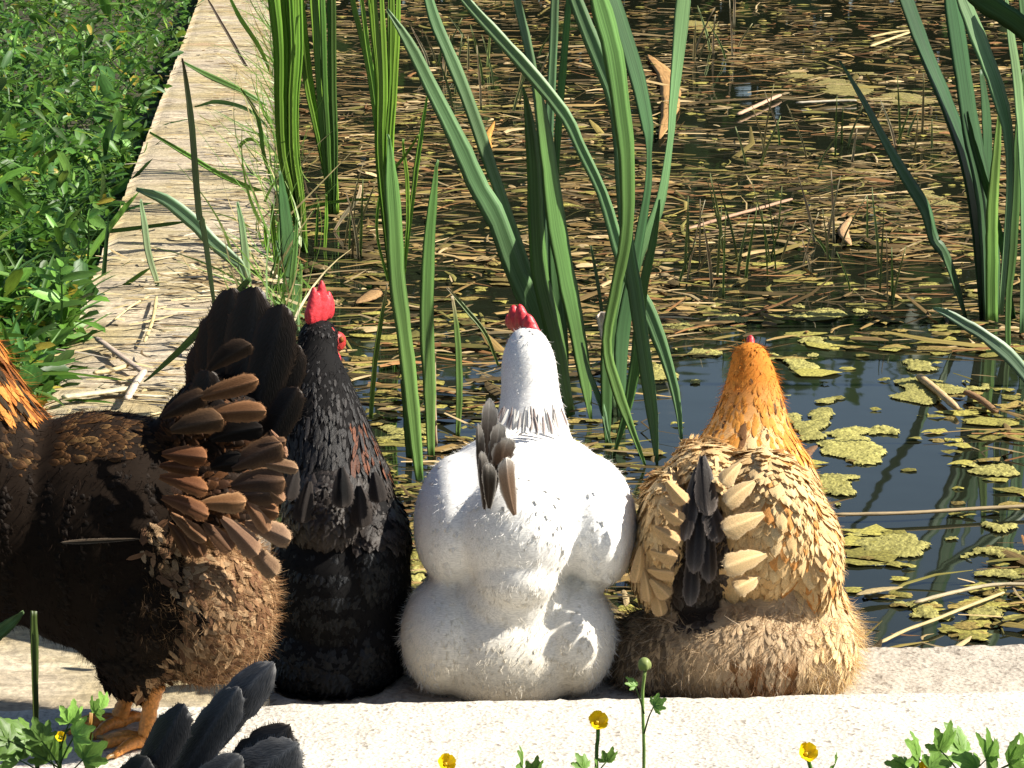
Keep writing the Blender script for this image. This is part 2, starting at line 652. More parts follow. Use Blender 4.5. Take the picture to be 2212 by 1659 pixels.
ycorner = 2.60
wall = solid_box('pond_wall', [kerb(-0.60, 0.004), kerb(line_at(wr0, wr1, 2.58).x, 0.004), line_at(wr0, wr1, 16), line_at(wl0, wl1, 16)],
                 -0.36, -0.004, M['wall'], 14, 400, 0.006, bevel=0.012, seed=4)
tag(wall, 'pale weathered stone wall running back along the left side of the pond', 'wall')
slab = solid_box('kerb_stone', [kerb(-1.6, -0.26), kerb(1.6, -0.26), kerb(1.6, 0), kerb(-1.6, 0)], -0.36, 0.0, M['slab'], 420, 26, 0.0022, bevel=0.006, seed=2)
tag(slab, 'bright sunlit granite kerb along the bottom of the picture', 'kerb')
ledge = solid_box('pond_ledge', [kerb(line_at(wr0, wr1, 2.6).x - 0.02 - 0.02, 0.003), kerb(1.6, 0.003), kerb(1.6, tl), kerb(line_at(wr0, wr1, 2.6).x - 0.04, tl)], -0.36, ZL, M['ledge'], 320, 30, 0.003, bevel=0.006, seed=3)
tag(ledge, 'rough grey concrete ledge the hens sit on at the water', 'ledge')
water = mesh_obj('water', [line_at(wl0, wl1, 2.61) + Vector((0.1, 0, ZW)), kerb(9, 0.02) + Vector((0, 0, ZW)), Vector((9, 16.5, ZW)), Vector((-1.5, 16.5, ZW))], [[0, 1, 2, 3]], M['water'], smooth=False)
tag(water, kind='structure')

# ground left of the wall
lg = []
ys = np.linspace(2.3, 16, 60)
xs = np.linspace(0, 1, 14)
for y in ys:
    xe = line_at(wl0, wl1, y).x + 0.03
    for u in xs:
        x = xe - u * u * 5.0
        lg.append((x, y, -0.15 + 0.05 * math.sin(3.1 * x + 1.3 * y) * u + 0.03 * math.sin(7 * y) * u + 0.2 * u))
bank = mesh_obj('bank', lg, quads_grid(60, 14), M['soil'])
tag(bank, kind='structure')


# ------------------------------------------------------------------ plants: blades
def blade(name, path, parent, col, depth=None, lean=0.0, zbase=ZW, thick=0.0013, twist=0.0, n=26, tipcol=None, material=None, basecol=None, yaw=0.0):
    """long leaf through photo points (px, py, width px), foot first; stands on the water (or at distance depth) and leans"""
    A = spline(path, n)
    if random.random() < 0.75:
        yaw, twist = abs(yaw) * 0.8 + 0.15, abs(twist) * 0.5
    A[1:-1, 0] += np.cumsum(RNG.normal(0, 0.5, n - 2)) * 0.5
    A[1:-1, 2] *= RNG.uniform(0.93, 1.05, n - 2)
    ph = random.uniform(0, 6)
    y0 = depth if depth is not None else on_z(path[0][0], path[0][1], zbase).y
    cen, wid = [], []
    p0 = on_y(A[0][0], A[0][1], y0)
    for a in A:
        p = on_y(a[0], a[1], y0)
        y = y0 + lean * max(0, (p.z - p0.z))
        p = on_y(a[0], a[1], y)
        cen.append(p)
        wid.append(max(0.6, a[2]) * (p - CAMP).dot(FW) / F)
    V, C, fu, Q = [], [], [], []
    rr = random.random()
    for i, p in enumerate(cen):
        t = i / (n - 1)
        d = (cen[min(i + 1, n - 1)] - cen[max(i - 1, 0)]).normalized()
        back = Vector((math.sin(yaw + twist * t), -math.cos(yaw + twist * t), 0.0))
        s = d.cross(back).normalized()
        b = s.cross(d).normalized()
        w = wid[i] * 0.5 / max(0.35, abs(math.cos(yaw + twist * t)))
        th = min(thick, w * 0.6)
        for (u, h) in ((-1, 1.6), (-0.45, 0.5), (0, -0.5), (0.45, 0.5), (1, 1.6), (0, -1.6)):
            V.append(p + s * (u * w) + b * (h * th))
            k = 1 + 0.10 * math.sin(ph + t * 9) + 0.06 * math.sin(ph * 2 + t * 23)
            c = [col[0] * k * (1 + 0.08 * math.sin(ph + t * 5)), col[1] * k, col[2] * k]
            if tipcol is not None:
                k = max(0, (t - 0.72) / 0.28) ** 1.5
                c = [x * (1 - k) + y * k for x, y in zip(c, tipcol)]
            if basecol is not None:
                k = max(0, 1 - t / 0.25)
                c = [x * (1 - k) + y * k for x, y in zip(c, basecol)]
            C.append(c)
            fu.append((u, t * 3, rr * 10))
    for i in range(n - 1):
        for j in range(6):
            k = (j + 1) % 6
            Q.append([i * 6 + j, i * 6 + k, (i + 1) * 6 + k, (i + 1) * 6 + j])
    Q.append([5, 4, 3, 2, 1, 0])
    Q.append([(n - 1) * 6 + j for j in range(6)])
    o = mesh_obj(name, V, Q, material or M['blade'], parent, C, fu)
    return o


def clump(name, foot, label, cat, blades, col, zbase=ZW, colvar=0.18, part='blade', group=None, foot_y=None, **kw):
    loc = on_z(foot[0], foot[1], zbase) if foot_y is None else on_y(foot[0], foot[1], foot_y)
    r = empty(name, loc, label, cat, group)
    for b in blades:
        opt = dict(kw)
        if isinstance(b, dict):
            path = b['p']
            opt.update({k: v for k, v in b.items() if k not in ('p', 'c')})
            c = b.get('c', col)
        else:
            path, c = b, col
        f = 1 + random.uniform(-colvar, colvar)
        c = [x * f for x in c]
        opt.setdefault('lean', random.uniform(-0.12, 0.12))
        opt.setdefault('yaw', random.uniform(-0.7, 0.7))
        opt.setdefault('twist', random.uniform(-0.6, 0.6))
        blade(part, path, r, c, zbase=zbase, **opt)
    return r


IRIS = (0.12, 0.235, 0.06)
IRISB = (0.15, 0.27, 0.11)
RUSH = (0.16, 0.31, 0.035)
DRY = (0.42, 0.31, 0.14)
PALE = (0.55, 0.44, 0.28)

clump('iris_clump', (1200, 860), 'tall broad iris blades rising right behind the white hen\'s head', 'iris', [
    dict(p=[(1195, 870, 30), (1160, 700, 44), (1110, 580, 46), (1070, 470, 46), (1030, 400, 44), (990, 310, 40), (930, 190, 32), (880, 90, 22), (835, 20, 6)], c=IRISB, yaw=-0.2, twist=0.3),
    dict(p=[(1232, 900, 18), (1195, 720, 36), (1165, 600, 36), (1155, 480, 36), (1150, 360, 32), (1140, 260, 20), (1128, 190, 4)], yaw=0.9, twist=-0.2),
    dict(p=[(1275, 908, 6), (1261, 811, 28), (1244, 710, 36), (1222, 600, 40), (1200, 480, 40), (1180, 330, 34), (1165, 230, 22), (1150, 150, 5)], yaw=-0.8),
    dict(p=[(1222, 882, 8), (1214, 744, 26), (1200, 600, 28), (1195, 480, 24), (1190, 380, 14), (1188, 330, 4)], c=(0.07, 0.16, 0.045)),
    dict(p=[(1185, 870, 16), (1160, 660, 22), (1107, 496, 22), (1056, 349, 27), (1012, 221, 28), (971, 121, 28), (938, 44, 26), (915, -40, 18), (900, -90, 5)], c=IRISB, yaw=0.35),
    dict(p=[(1190, 860, 16), (1187, 620, 18), (1183, 420, 20), (1186, 260, 20), (1192, 130, 20), (1196, 0, 18), (1200, -90, 6)], c=(0.12, 0.22, 0.1)),
    dict(p=[(1202, 860, 12), (1182, 520, 14), (1170, 330, 16), (1152, 160, 18), (1120, 20, 18), (1100, -70, 6)], c=(0.12, 0.22, 0.1)),
    dict(p=[(1210, 868, 12), (1200, 420, 14), (1218, 140, 16), (1235, -60, 10)], c=IRIS),
    dict(p=[(1168, 850, 8), (1120, 610, 8), (1090, 470, 9), (1082, 400, 4)], c=DRY),
], IRIS, tipcol=None)

clump('iris_clump', (1400, 990), 'fan of long crossing iris blades between the white hen and the buff hen', 'iris', [
    dict(p=[(1472, 955, 6), (1460, 862, 18), (1436, 771, 28), (1403, 683, 34), (1369, 616, 34), (1339, 545, 30), (1302, 423, 26), (1254, 320, 24), (1229, 265, 27), (1192, 213, 30), (1137, 147, 30), (1070, 74, 27), (1004, 0, 20), (960, -50, 6)], c=IRISB, yaw=0.2, twist=0.0, n=44),
    dict(p=[(1420, 1003, 6), (1410, 900, 24), (1395, 790, 32), (1375, 650, 32), (1357, 533, 28), (1343, 404, 28), (1339, 294, 32), (1324, 206, 36), (1287, 110, 36), (1243, 0, 30), (1215, -80, 8)], c=IRISB, yaw=-0.3, n=40),
    dict(p=[(1393, 1007, 5), (1369, 940, 14), (1335, 845, 24), (1310, 744, 22), (1330, 620, 26), (1352, 500, 30), (1352, 350, 36), (1342, 257, 42), (1320, 110, 44), (1291, 0, 42), (1268, -90, 10)], c=IRIS, yaw=0.3, n=40),
    dict(p=[(1340, 900, 18), (1340, 740, 34), (1360, 620, 32), (1379, 515, 24), (1398, 404, 18), (1401, 331, 12), (1398, 276, 26), (1379, 184, 34), (1353, 92, 34), (1324, 0, 28), (1300, -70, 6)], c=(0.07, 0.16, 0.06), yaw=0.8, n=36),
    dict(p=[(1330, 880, 20), (1335, 720, 34), (1355, 620, 36), (1376, 552, 30), (1423, 441, 26), (1445, 313, 16), (1453, 221, 22), (1464, 110, 32), (1475, 0, 36), (1484, -90, 10)], c=IRISB, yaw=-0.9, n=36),
    dict(p=[(1318, 962, 5), (1298, 879, 13), (1268, 795, 9), (1256, 740, 3)], c=(0.16, 0.26, 0.13)),
    dict(p=[(1310, 960, 10), (1308, 860, 26), (1312, 740, 30), (1330, 620, 26), (1345, 560, 10)], c=(0.06, 0.14, 0.04), yaw=0.6),
    dict(p=[(1325, 985, 6), (1355, 880, 20), (1375, 760, 26), (1385, 640, 22), (1410, 520, 16), (1425, 430, 4)], c=(0.09, 0.19, 0.05)),
], IRIS)

clump('iris_clump', (915, 1010), 'narrow upright iris blades between the black hen and the white hen', 'iris', [
    dict(p=[(906, 1042, 16), (893, 920, 30), (880, 800, 32), (868, 700, 34), (855, 600, 34), (848, 480, 36), (842, 400, 30), (838, 330, 14), (836, 290, 4)], c=IRIS, yaw=0.3),
    dict(p=[(930, 990, 14), (928, 850, 26), (922, 700, 30), (925, 550, 28), (935, 430, 18), (945, 345, 4)], c=IRIS, yaw=-0.5),
    dict(p=[(940, 960, 8), (936, 880, 12), (936, 800, 10), (940, 760, 3)], c=PALE),
    dict(p=[(987, 942, 10), (990, 830, 15), (985, 720, 12), (975, 640, 4)], c=(0.12, 0.2, 0.05), tipcol=PALE),
    dict(p=[(1076, 790, 5), (1045, 720, 9), (1005, 670, 9), (965, 622, 4)], c=(0.15, 0.22, 0.06), tipcol=PALE, depth=4.3),
    dict(p=[(800, 905, 9), (806, 800, 11), (820, 700, 10), (836, 612, 3)], c=(0.12, 0.2, 0.04), tipcol=PALE, depth=4.0),
    dict(p=[(885, 990, 14), (880, 900, 16), (868, 820, 4)], c=(0.08, 0.16, 0.04)),
], IRIS)

A4 = []
for k in range(10):
    o_ = random.uniform(-24, 24)
    A4.append([(852 + o_ * 0.5, 640, 7), (838 + o_ * 0.6, 478, 11), (826 + o_ * 0.8, 331, 12), (829 + o_, 184, 12), (824 + o_ * 1.4, 60, 12), (818 + o_ * 1.8, -70, 5)])
A4 += [[(872, 600, 5), (890, 440, 10), (905, 330, 12), (925, 200, 4)], [(868, 610, 4), (880, 480, 8), (878, 380, 9), (870, 300, 4)],
       [(842, 620, 6), (815, 500, 6), (830, 400, 8), (880, 330, 6), (905, 290, 3)],
       [(846, 560, 6), (800, 180, 10), (765, 20, 12), (750, -60, 5)], [(848, 560, 6), (812, 230, 10), (790, 90, 12), (772, -50, 6)]]
clump('rush_clump', (850, 620), 'bright green column of narrow rush leaves right of the dead-leaf gap', 'rush', A4, RUSH, colvar=0.3)

A1 = []
for k in range(16):
    o_ = random.uniform(-30, 30)
    A1.append([(655 + o_ * 0.25, 545, 6), (638 + o_ * 0.5, 423, 10), (622 + o_ * 0.7, 331, 11), (618 + o_ * 0.8, 221, 11), (621 + o_, 110, 11), (614 + o_ * 1.2, 0, 11), (606 + o_ * 1.5, -90, 5)])
for k in range(10):
    o_ = random.uniform(-26, 26)
    A1.append([(722 + o_ * 0.3, 462, 5), (710 + o_ * 0.5, 368, 9), (690 + o_ * 0.7, 257, 10), (674 + o_, 147, 10), (660 + o_ * 1.2, 0, 10), (650 + o_ * 1.4, -70, 4)])
for k in range(5):
    o_ = random.uniform(-16, 16)
    A1.append(dict(p=[(716 + o_ * 0.4, 470, 6), (708 + o_, 300, 11), (702 + o_ * 1.2, 184, 12), (697 + o_ * 1.5, 0, 12), (692 + o_ * 1.8, -80, 5)], c=(0.08, 0.17, 0.03)))
A1 += [dict(p=[(680, 545, 5), (684, 500, 7), (688, 440, 3)]), dict(p=[(700, 540, 6), (703, 480, 8), (704, 420, 3)]),
       dict(p=[(648, 452, 6), (700, 440, 7), (760, 432, 7), (800, 430, 3)], depth=6.0, lean=0),
       dict(p=[(720, 500, 5), (745, 460, 9), (770, 430, 10), (778, 400, 4)], c=PALE)]
clump('rush_clump', (660, 540), 'dense bright green rushes growing at the edge of the left wall', 'rush', A1, RUSH, colvar=0.3)

clump('iris_clump', (632, 700), 'dark broad iris leaf standing behind the brown hen\'s raised tail', 'iris', [
    dict(p=[(634, 720, 24), (628, 640, 28), (618, 520, 28), (609, 430, 18), (602, 370, 4)], c=(0.05, 0.12, 0.035), yaw=0.9),
    dict(p=[(640, 720, 16), (632, 650, 16), (606, 560, 10), (596, 520, 3)], c=IRISB),
    dict(p=[(640, 700, 12), (644, 630, 14), (650, 570, 4)], c=IRIS),
    dict(p=[(604, 690, 10), (600, 600, 13), (590, 500, 12), (588, 440, 4)], c=RUSH), dict(p=[(616, 700, 9), (612, 600, 12), (604, 520, 10), (606, 450, 3)], c=IRIS),
    dict(p=[(590, 660, 8), (584, 580, 11), (572, 520, 9), (566, 480, 3)], c=RUSH), dict(p=[(600, 640, 8), (598, 560, 10), (600, 480, 4)], c=RUSH),
    dict(p=[(622, 740, 10), (626, 640, 13), (636, 540, 12), (640, 470, 4)], c=IRIS),
], IRIS)

clump('iris_clump', (2135, 700), 'big dark iris clump at the right edge of the picture', 'iris', [
    dict(p=[(2122, 695, 20), (2114, 551, 30), (2103, 441, 36), (2081, 331, 36), (2041, 221, 36), (1996, 110, 36), (1956, 0, 34), (1925, -90, 8)], c=(0.05, 0.12, 0.045), yaw=0.9),
    dict(p=[(2132, 695, 24), (2129, 515, 38), (2121, 404, 44), (2099, 294, 46), (2077, 147, 44), (2055, 0, 40), (2040, -90, 10)], c=(0.05, 0.12, 0.045), yaw=1.0),
    dict(p=[(2160, 680, 14), (2180, 420, 18), (2177, 294, 26), (2155, 202, 36), (2121, 110, 38), (2085, 18, 36), (2050, -70, 8)], c=IRISB, yaw=-0.5, depth=4.7),
    dict(p=[(2206, 720, 14), (2210, 480, 18), (2206, 331, 22), (2195, 184, 26), (2177, 55, 18), (2168, -20, 5)], c=IRISB, depth=4.7),
    dict(p=[(2330, 760, 20), (2335, 450, 30), (2300, 180, 34), (2215, 64, 36), (2121, 0, 34), (2060, -40, 8)], c=(0.05, 0.13, 0.05), depth=4.5, n=34),
    dict(p=[(2141, 697, 28), (2142, 560, 30), (2142, 450, 28), (2152, 320, 20), (2158, 230, 5)], c=(0.15, 0.27, 0.06), yaw=0.2),
    dict(p=[(2176, 760, 12), (2178, 640, 16), (2190, 520, 22), (2200, 300, 20), (2210, 150, 6)], c=(0.06, 0.13, 0.03)),
    dict(p=[(2150, 690, 14), (2150, 540, 22), (2135, 380, 26), (2130, 250, 26), (2118, 150, 10)], c=(0.05, 0.12, 0.04), yaw=0.8),
    dict(p=[(2210, 700, 16), (2225, 400, 24), (2215, 120, 22), (2195, -60, 12)], c=(0.09, 0.19, 0.07)),
    dict(p=[(2190, 690, 10), (2160, 500, 14), (2110, 330, 14), (2090, 240, 4)], c=(0.05, 0.12, 0.04)),
], IRIS)
clump('iris_leaf', (2083, 690), 'single long iris leaf slanting down from upper left beside the right-hand iris clump', 'iris', [
    dict(p=[(2085, 688, 7), (2066, 620, 16), (2041, 551, 20), (2015, 515, 24), (1996, 452, 26), (1956, 386, 25), (1919, 323, 19), (1864, 221, 13), (1813, 132, 3)], c=(0.07, 0.15, 0.06), yaw=0.5, twist=-0.9, n=34)], IRIS)
clump('iris_leaf', (2290, 900), 'pale iris leaf arching in over the water from the right edge', 'iris', [
    dict(p=[(2300, 960, 20), (2250, 860, 26), (2186, 776, 30), (2123, 725, 25), (2080, 699, 23), (2040, 676, 16), (2015, 666, 5)], c=(0.16, 0.26, 0.15), yaw=0.2, twist=0.2)], IRIS)
clump('reed_stub', (1320, 860), 'thin reed with a short pale broken sheath right of the white hen', 'reed', [
    dict(p=[(1322, 900, 6), (1314, 800, 7), (1302, 690, 8), (1290, 600, 8), (1276, 530, 4)], c=(0.14, 0.22, 0.1), yaw=0),
    dict(p=[(1316, 742, 24), (1310, 728, 26), (1304, 700, 25), (1298, 676, 26)], c=(0.75, 0.62, 0.5), yaw=0, twist=0, depth=4.16, thick=0.012, material=M['straw'])], IRIS)

# grass blades over the wall
clump('grass_tuft', (545, 640), 'pale green grass blades arching over the left wall', 'grass', [
    dict(p=[(545, 660, 10), (523, 580, 18), (500, 558, 24), (457, 521, 30), (415, 478, 30), (357, 432, 26), (294, 408, 8)], c=(0.17, 0.27, 0.14), yaw=0.1),
    dict(p=[(541, 660, 12), (535, 620, 15), (529, 550, 16), (520, 480, 12), (512, 436, 4)], c=(0.17, 0.27, 0.12)),
    dict(p=[(470, 700, 5), (463, 655, 8), (452, 578, 11), (437, 478, 14), (429, 457, 14), (415, 286, 14), (402, 180, 10), (393, 126, 4)], c=(0.2, 0.28, 0.13), tipcol=(0.12, 0.07, 0.03)),
    dict(p=[(345, 640, 5), (337, 607, 10), (320, 550, 13), (310, 480, 12), (303, 430, 4)], c=(0.2, 0.27, 0.14), depth=4.9),
    dict(p=[(600, 430, 5), (586, 423, 8), (486, 383, 10), (400, 332, 10), (323, 286, 4)], c=RUSH),
    dict(p=[(590, 240, 5), (529, 200, 8), (457, 166, 9), (392, 132, 3)], c=(0.08, 0.17, 0.03)),
    dict(p=[(580, 330, 4), (540, 300, 8), (505, 340, 8), (490, 420, 8), (480, 500, 3)], c=RUSH),
    dict(p=[(590, 170, 5), (560, 100, 9), (520, 40, 10), (490, -20, 4)], c=RUSH),
    dict(p=[(590, 400, 5), (570, 330, 9), (556, 250, 9), (520, 190, 3)], c=RUSH),
    dict(p=[(600, 300, 5), (540, 240, 7), (470, 220, 8), (420, 230, 3)], c=(0.1, 0.2, 0.05)),
], RUSH, zbase=-0.02)
clump('grass_spray', (526, 640), 'dark green grass blade slanting across the wall to the brown hen\'s tail', 'grass', [
    dict(p=[(540, 600, 12), (500, 645, 17), (400, 744, 15), (350, 790, 10), (310, 824, 3)], c=(0.05, 0.11, 0.025), depth=3.9, lean=0.0)], RUSH, zbase=0.0)
clump('dry_stalk', (545, 160), 'thin dark dry stalk leaning over the far end of the wall', 'stalk', [
    dict(p=[(560, 190, 6), (520, 125, 7), (500, 91, 7), (470, 40, 6), (440, -8, 3)], c=(0.08, 0.05, 0.02), depth=9.0)], DRY, zbase=0.0)
clump('grass_spray', (150, 506), 'long thin grass blade reaching from the weeds onto the wall', 'grass', [
    dict(p=[(90, 520, 6), (150, 505, 8), (234, 499, 8), (357, 484, 7), (400, 478, 2)], c=(0.09, 0.2, 0.03), depth=5.4)], RUSH, zbase=0.0)
clump('grass_spray', (0, 229), 'long grass blade lying across the low weeds at upper left', 'grass', [
    dict(p=[(-30, 224, 10), (60, 230, 13), (143, 240, 13), (200, 248, 11), (256, 258, 3)], c=(0.08, 0.18, 0.05), depth=7.3)], RUSH, zbase=0.0)

# ------------------------------------------------------------------ litter on the water
def straw_mesh(P, yaw, tilt, L, Wd, C, sag=0.0):
    n = len(P)
    D = np.stack([np.cos(yaw) * np.cos(tilt), np.sin(yaw) * np.cos(tilt), np.sin(tilt)], -1)
    S = np.stack([-np.sin(yaw), np.cos(yaw), np.zeros(n)], -1)
    U = np.cross(D, S)
    t = np.linspace(-0.5, 0.5, 4)
    cv = RNG.normal(0, 0.12, n)
    ctr = P[:, None, :] + D[:, None, :] * (L[:, None] * t)[..., None] + S[:, None, :] * ((cv * L)[:, None] * (t ** 2 * 4))[..., None]
    wp = np.array([0.55, 1, 0.9, 0.25])
    hw = (Wd[:, None] * 0.5 * wp)[..., None]
    X = np.stack([ctr - S[:, None] * hw, ctr + U[:, None] * hw * 0.45, ctr + S[:, None] * hw], 2)
    q = []
    for i in range(3):
        for j in range(2):
            a = i * 3 + j
            q.append([a, a + 3, a + 4, a + 1])
    q = np.array(q)
    Fq = ((np.arange(n) * 12)[:, None, None] + q[None]).reshape(-1, 4)
    fu = np.stack([np.tile(np.tile([-1, 0, 1], 4), n), np.tile(np.repeat(t, 3), n), np.repeat(RNG.random(n) * 10, 12)], -1)
    return X.reshape(-1, 3), Fq, np.repeat(C, 12, axis=0), fu


def density(px, py):
    """how much dead reed lies on the water at a photo point, 0..1"""
    d = 1.0
    # open water
    for (cx, cy, rx, ry, k) in ((1760, 900, 420, 190, 1.0), (1950, 1080, 330, 150, 0.97), (1900, 640, 330, 70, 0.6), (1500, 870, 160, 130, 0.8),
                                (2080, 1230, 80, 90, 0.8), (1960, 1300, 300, 120, 0.75), (1640, 560, 180, 50, 0.6), (960, 650, 150, 80, 0.45), (1000, 1000, 500, 240, 0.5)):
        e = ((px - cx) / rx) ** 2 + ((py - cy) / ry) ** 2
        d *= 1 - k * max(0, min(1, 1.6 - e))
    return d


pal = np.array([(0.20, 0.13, 0.045), (0.30, 0.20, 0.075), (0.15, 0.10, 0.04), (0.36, 0.26, 0.12), (0.22, 0.17, 0.05), (0.26, 0.13, 0.05), (0.10, 0.07, 0.03), (0.17, 0.15, 0.04), (0.07, 0.05, 0.02), (0.44, 0.33, 0.17)])
LP, Ly = [], []
tries = 0
while len(LP) < 7200 and tries < 90000:
    tries += 1
    # even over the picture's water with some clumping
    px, py = random.uniform(540, 2300), random.uniform(-60, 1420)
    if random.random() > (0.3 + 0.7 * max(0, 1 - py / 800)):
        continue
    p = on_z(px, py, ZW)
    if p.x < line_at(wr0, wr1, p.y).x + 0.01:
        continue
    if (p - kerb(0, 0)).dot(kn) < tl + 0.02:
        continue
    if random.random() > density(px, py):
        continue
    if math.sin(p.x * 7 + 2 * math.sin(p.y * 2.3)) * math.sin(p.y * 3.7 + p.x * 4) < random.uniform(-1.0, 0.55):
        continue
    LP.append((p.x, p.y, ZW + random.uniform(0.001, 0.012)))
LP = np.array(LP)
n = len(LP)
C = pal[RNG.integers(0, len(pal), n)] * RNG.uniform(0.45, 1.3, (n, 1))
X, Fq, Cc, fu = straw_mesh(LP, RNG.normal(0, 0.7, n) + (RNG.random(n) < 0.3) * RNG.uniform(-1.5, 1.5, n), np.where(RNG.random(n) < 0.25, RNG.normal(0, 0.2, n), RNG.normal(0, 0.04, n)), RNG.lognormal(-2.75, 0.7, n), np.where(RNG.random(n) < 0.12, RNG.uniform(0.012, 0.03, n), RNG.uniform(0.003, 0.011, n)), C)
o = mesh_obj('floating_litter', X, Fq, M['straw'], None, Cc, fu, smooth=False)
tag(o, 'brown dead reed litter floating over the pond', 'litter', kind='stuff')


def mat_patch(name, c, hw, hh, seed, z=ZW + 0.002, col=(0.30, 0.28, 0.055), parent=None, thick=0.0035):
    """floating algae mat: ragged film with holes and a lumpy top, at its place on the water"""
    rg = np.random.default_rng(seed)
    ctr = on_z(c[0], c[1], z)
    e1 = (on_z(c[0] + hw, c[1], z) - ctr).length
    e2 = abs(on_z(c[0], c[1] - hh, z).y - on_z(c[0], c[1] + hh, z).y) / 2
    cell = max(0.0035, max(e1, e2) / 26)
    nx, ny = int(3.0 * e1 / cell), int(3.0 * e2 / cell)
    gx, gy = (np.arange(nx + 1) - nx / 2) * cell, (np.arange(ny + 1) - ny / 2) * cell
    A, B = np.meshgrid(gx, gy, indexing='ij')
    f = np.zeros_like(A)
    for _ in range(9):
        u, v = rg.normal(0, 0.42, 2)
        f += rg.uniform(0.5, 1.0) * np.exp(-(((A / e1 - u) / 0.42) ** 2 + ((B / e2 - v) / 0.42) ** 2))
    for k in range(26):
        w = rg.uniform(0.04, 0.5) / cell
        th = rg.uniform(0, 6.28)
        f += rg.normal() * 0.10 * np.sin(A * w * math.cos(th) + B * w * math.sin(th) + rg.uniform(0, 6.28))
    cut = np.quantile(f, 0.70)
    keep = (f > cut).astype(int)
    jx, jy = rg.uniform(-0.4, 0.4, A.shape) * cell, rg.uniform(-0.4, 0.4, A.shape) * cell
    inner = np.clip((f - cut) * 2.2, 0, 1)
    Z = z - 0.003 + (0.0035 + thick * inner) * (0.55 + 0.6 * rg.random(A.shape))
    idx = -np.ones(A.shape, int)
    V, C, Q = [], [], []

    def vid(i, j):
        if idx[i, j] < 0:
            idx[i, j] = len(V)
            V.append((ctr.x + A[i, j] + jx[i, j], ctr.y + B[i, j] + jy[i, j], Z[i, j]))
            q = rg.uniform(0.7, 1.2)
            C.append([x * q for x in col])
        return idx[i, j]
    for i in range(nx):
        for j in range(ny):
            if keep[i, j] + keep[i + 1, j] + keep[i, j + 1] + keep[i + 1, j + 1] >= 3:
                Q.append([vid(i, j), vid(i + 1, j), vid(i + 1, j + 1), vid(i, j + 1)])
    Va = np.array(V)
    return mesh_obj(name, V, Q, M['algae'], parent, C, np.stack([Va[:, 0] * 2, Va[:, 1] * 2, np.zeros(len(V))], -1))


mats = [
    ((1832, 962), 80, 36, 'large yellow-green algae mat on the blue water right of the buff hen\'s neck'),
    ((1752, 905), 55, 36, 'algae mat touching the right side of the buff hen\'s neck'),
    ((1990, 852), 74, 30, 'broad algae mat beside a short tan reed piece, right of the buff hen'),
    ((1917, 929), 34, 10, 'small algae sliver floating alone on the blue water'),
    ((1722, 790), 40, 16, 'algae patch just right of the buff hen\'s head'),
    ((1760, 738), 30, 9, 'small algae strip above and right of the buff hen\'s head'),
    ((1778, 676), 70, 11, 'long flat algae strip below the thin reed shoots'),
    ((1975, 789), 48, 10, 'algae strip above the broad mat at right'),
    ((2102, 832), 24, 8, 'small algae patch under the arching pale iris leaf'),
    ((1925, 1186), 105, 26, 'algae mat below the long floating stalk, right of the buff hen'),
    ((2160, 1014), 62, 14, 'algae mat at the right edge above the long floating stalk'),
    ((2160, 1192), 60, 12, 'algae strip at the right edge level with the buff hen\'s shoulder'),
    ((2155, 1137), 30, 14, 'knobbly algae patch at the right edge just below the long floating stalk'),
    ((1982, 1312), 50, 18, 'algae mat right of the buff hen, above the slanting straw'),
    ((2130, 1327), 44, 18, 'algae mat just right of the slanting straw by the ledge'),
    ((2170, 1240), 50, 14, 'algae patch at the right edge, lowest but one'),
    ((1800, 1050), 46, 28, 'ragged algae patch against the buff hen\'s right shoulder'),
    ((1818, 188), 74, 27, 'oval algae patch far out in the upper right of the pond'),
    ((1480, 705), 60, 14, 'algae patch between the crossing iris blades and the buff hen'),
    ((1440, 812), 46, 16, 'algae patch low among the crossing iris blades'),
    ((1590, 690), 50, 10, 'algae strip above the buff hen\'s head'),
    ((1520, 760), 40, 8, 'thin algae strip left of the buff hen\'s head'),
    ((2000, 430), 60, 20, 'dull algae patch left of the right-hand iris clump'),
    ((1950, 215), 60, 18, 'algae patch next to the far oval patch, upper right'),
    ((1520, 55), 40, 14, 'yellowish algae patch far off near the top edge'),
    ((880, 930), 60, 14, 'algae patch by the foot of the narrow iris blades'),
    ((950, 1060), 40, 12, 'algae scrap against the white hen\'s left shoulder'),
    ((900, 1230), 22, 30, 'algae seen in the gap between the black hen and the white hen'),
]
for i, (c, hw, hh, lab) in enumerate(mats):
    k = random.uniform(0.8, 1.15)
    o = mat_patch('algae_mat', c, hw, hh, 100 + i, col=(0.29 * k, 0.265 * k, 0.08 * k) if c[1] > 500 else (0.26 * k, 0.22 * k, 0.06))
    tag(o, lab, 'algae', 'floating algae mats')

# small algae crumbs
CP = []
tries = 0
while len(CP) < 1500 and tries < 30000:
    tries += 1
    px, py = random.uniform(560, 2260), random.uniform(0, 1385)
    p = on_z(px, py, ZW)
    if p.x < line_at(wr0, wr1, p.y).x + 0.02 or (p - kerb(0, 0)).dot(kn) < tl + 0.015:
        continue
    blue = max([max(0, 1.5 - ((px - a) / b) ** 2 - ((py - c) / d) ** 2) for a, b, c, d in ((1560, 210, 890, 110), (1950, 130, 1040, 70), (1900, 90, 890, 60), (2060, 60, 1230, 70))])
    if random.random() < min(0.97, blue * 1.3):
        continue
    if math.sin(p.x * 11 + p.y * 2) * math.sin(p.y * 9 - p.x * 3) < random.uniform(-0.8, 0.5):
        continue
    CP.append((p.x, p.y, ZW + random.uniform(0.001, 0.004)))
CP = np.array(CP)
n = len(CP)
k = 9
ang = np.linspace(0, 2 * np.pi, k, endpoint=False)
rr = RNG.uniform(0.45, 1.3, (n, k)) * np.minimum(0.03, RNG.lognormal(-4.5, 0.5, (n, 1)))
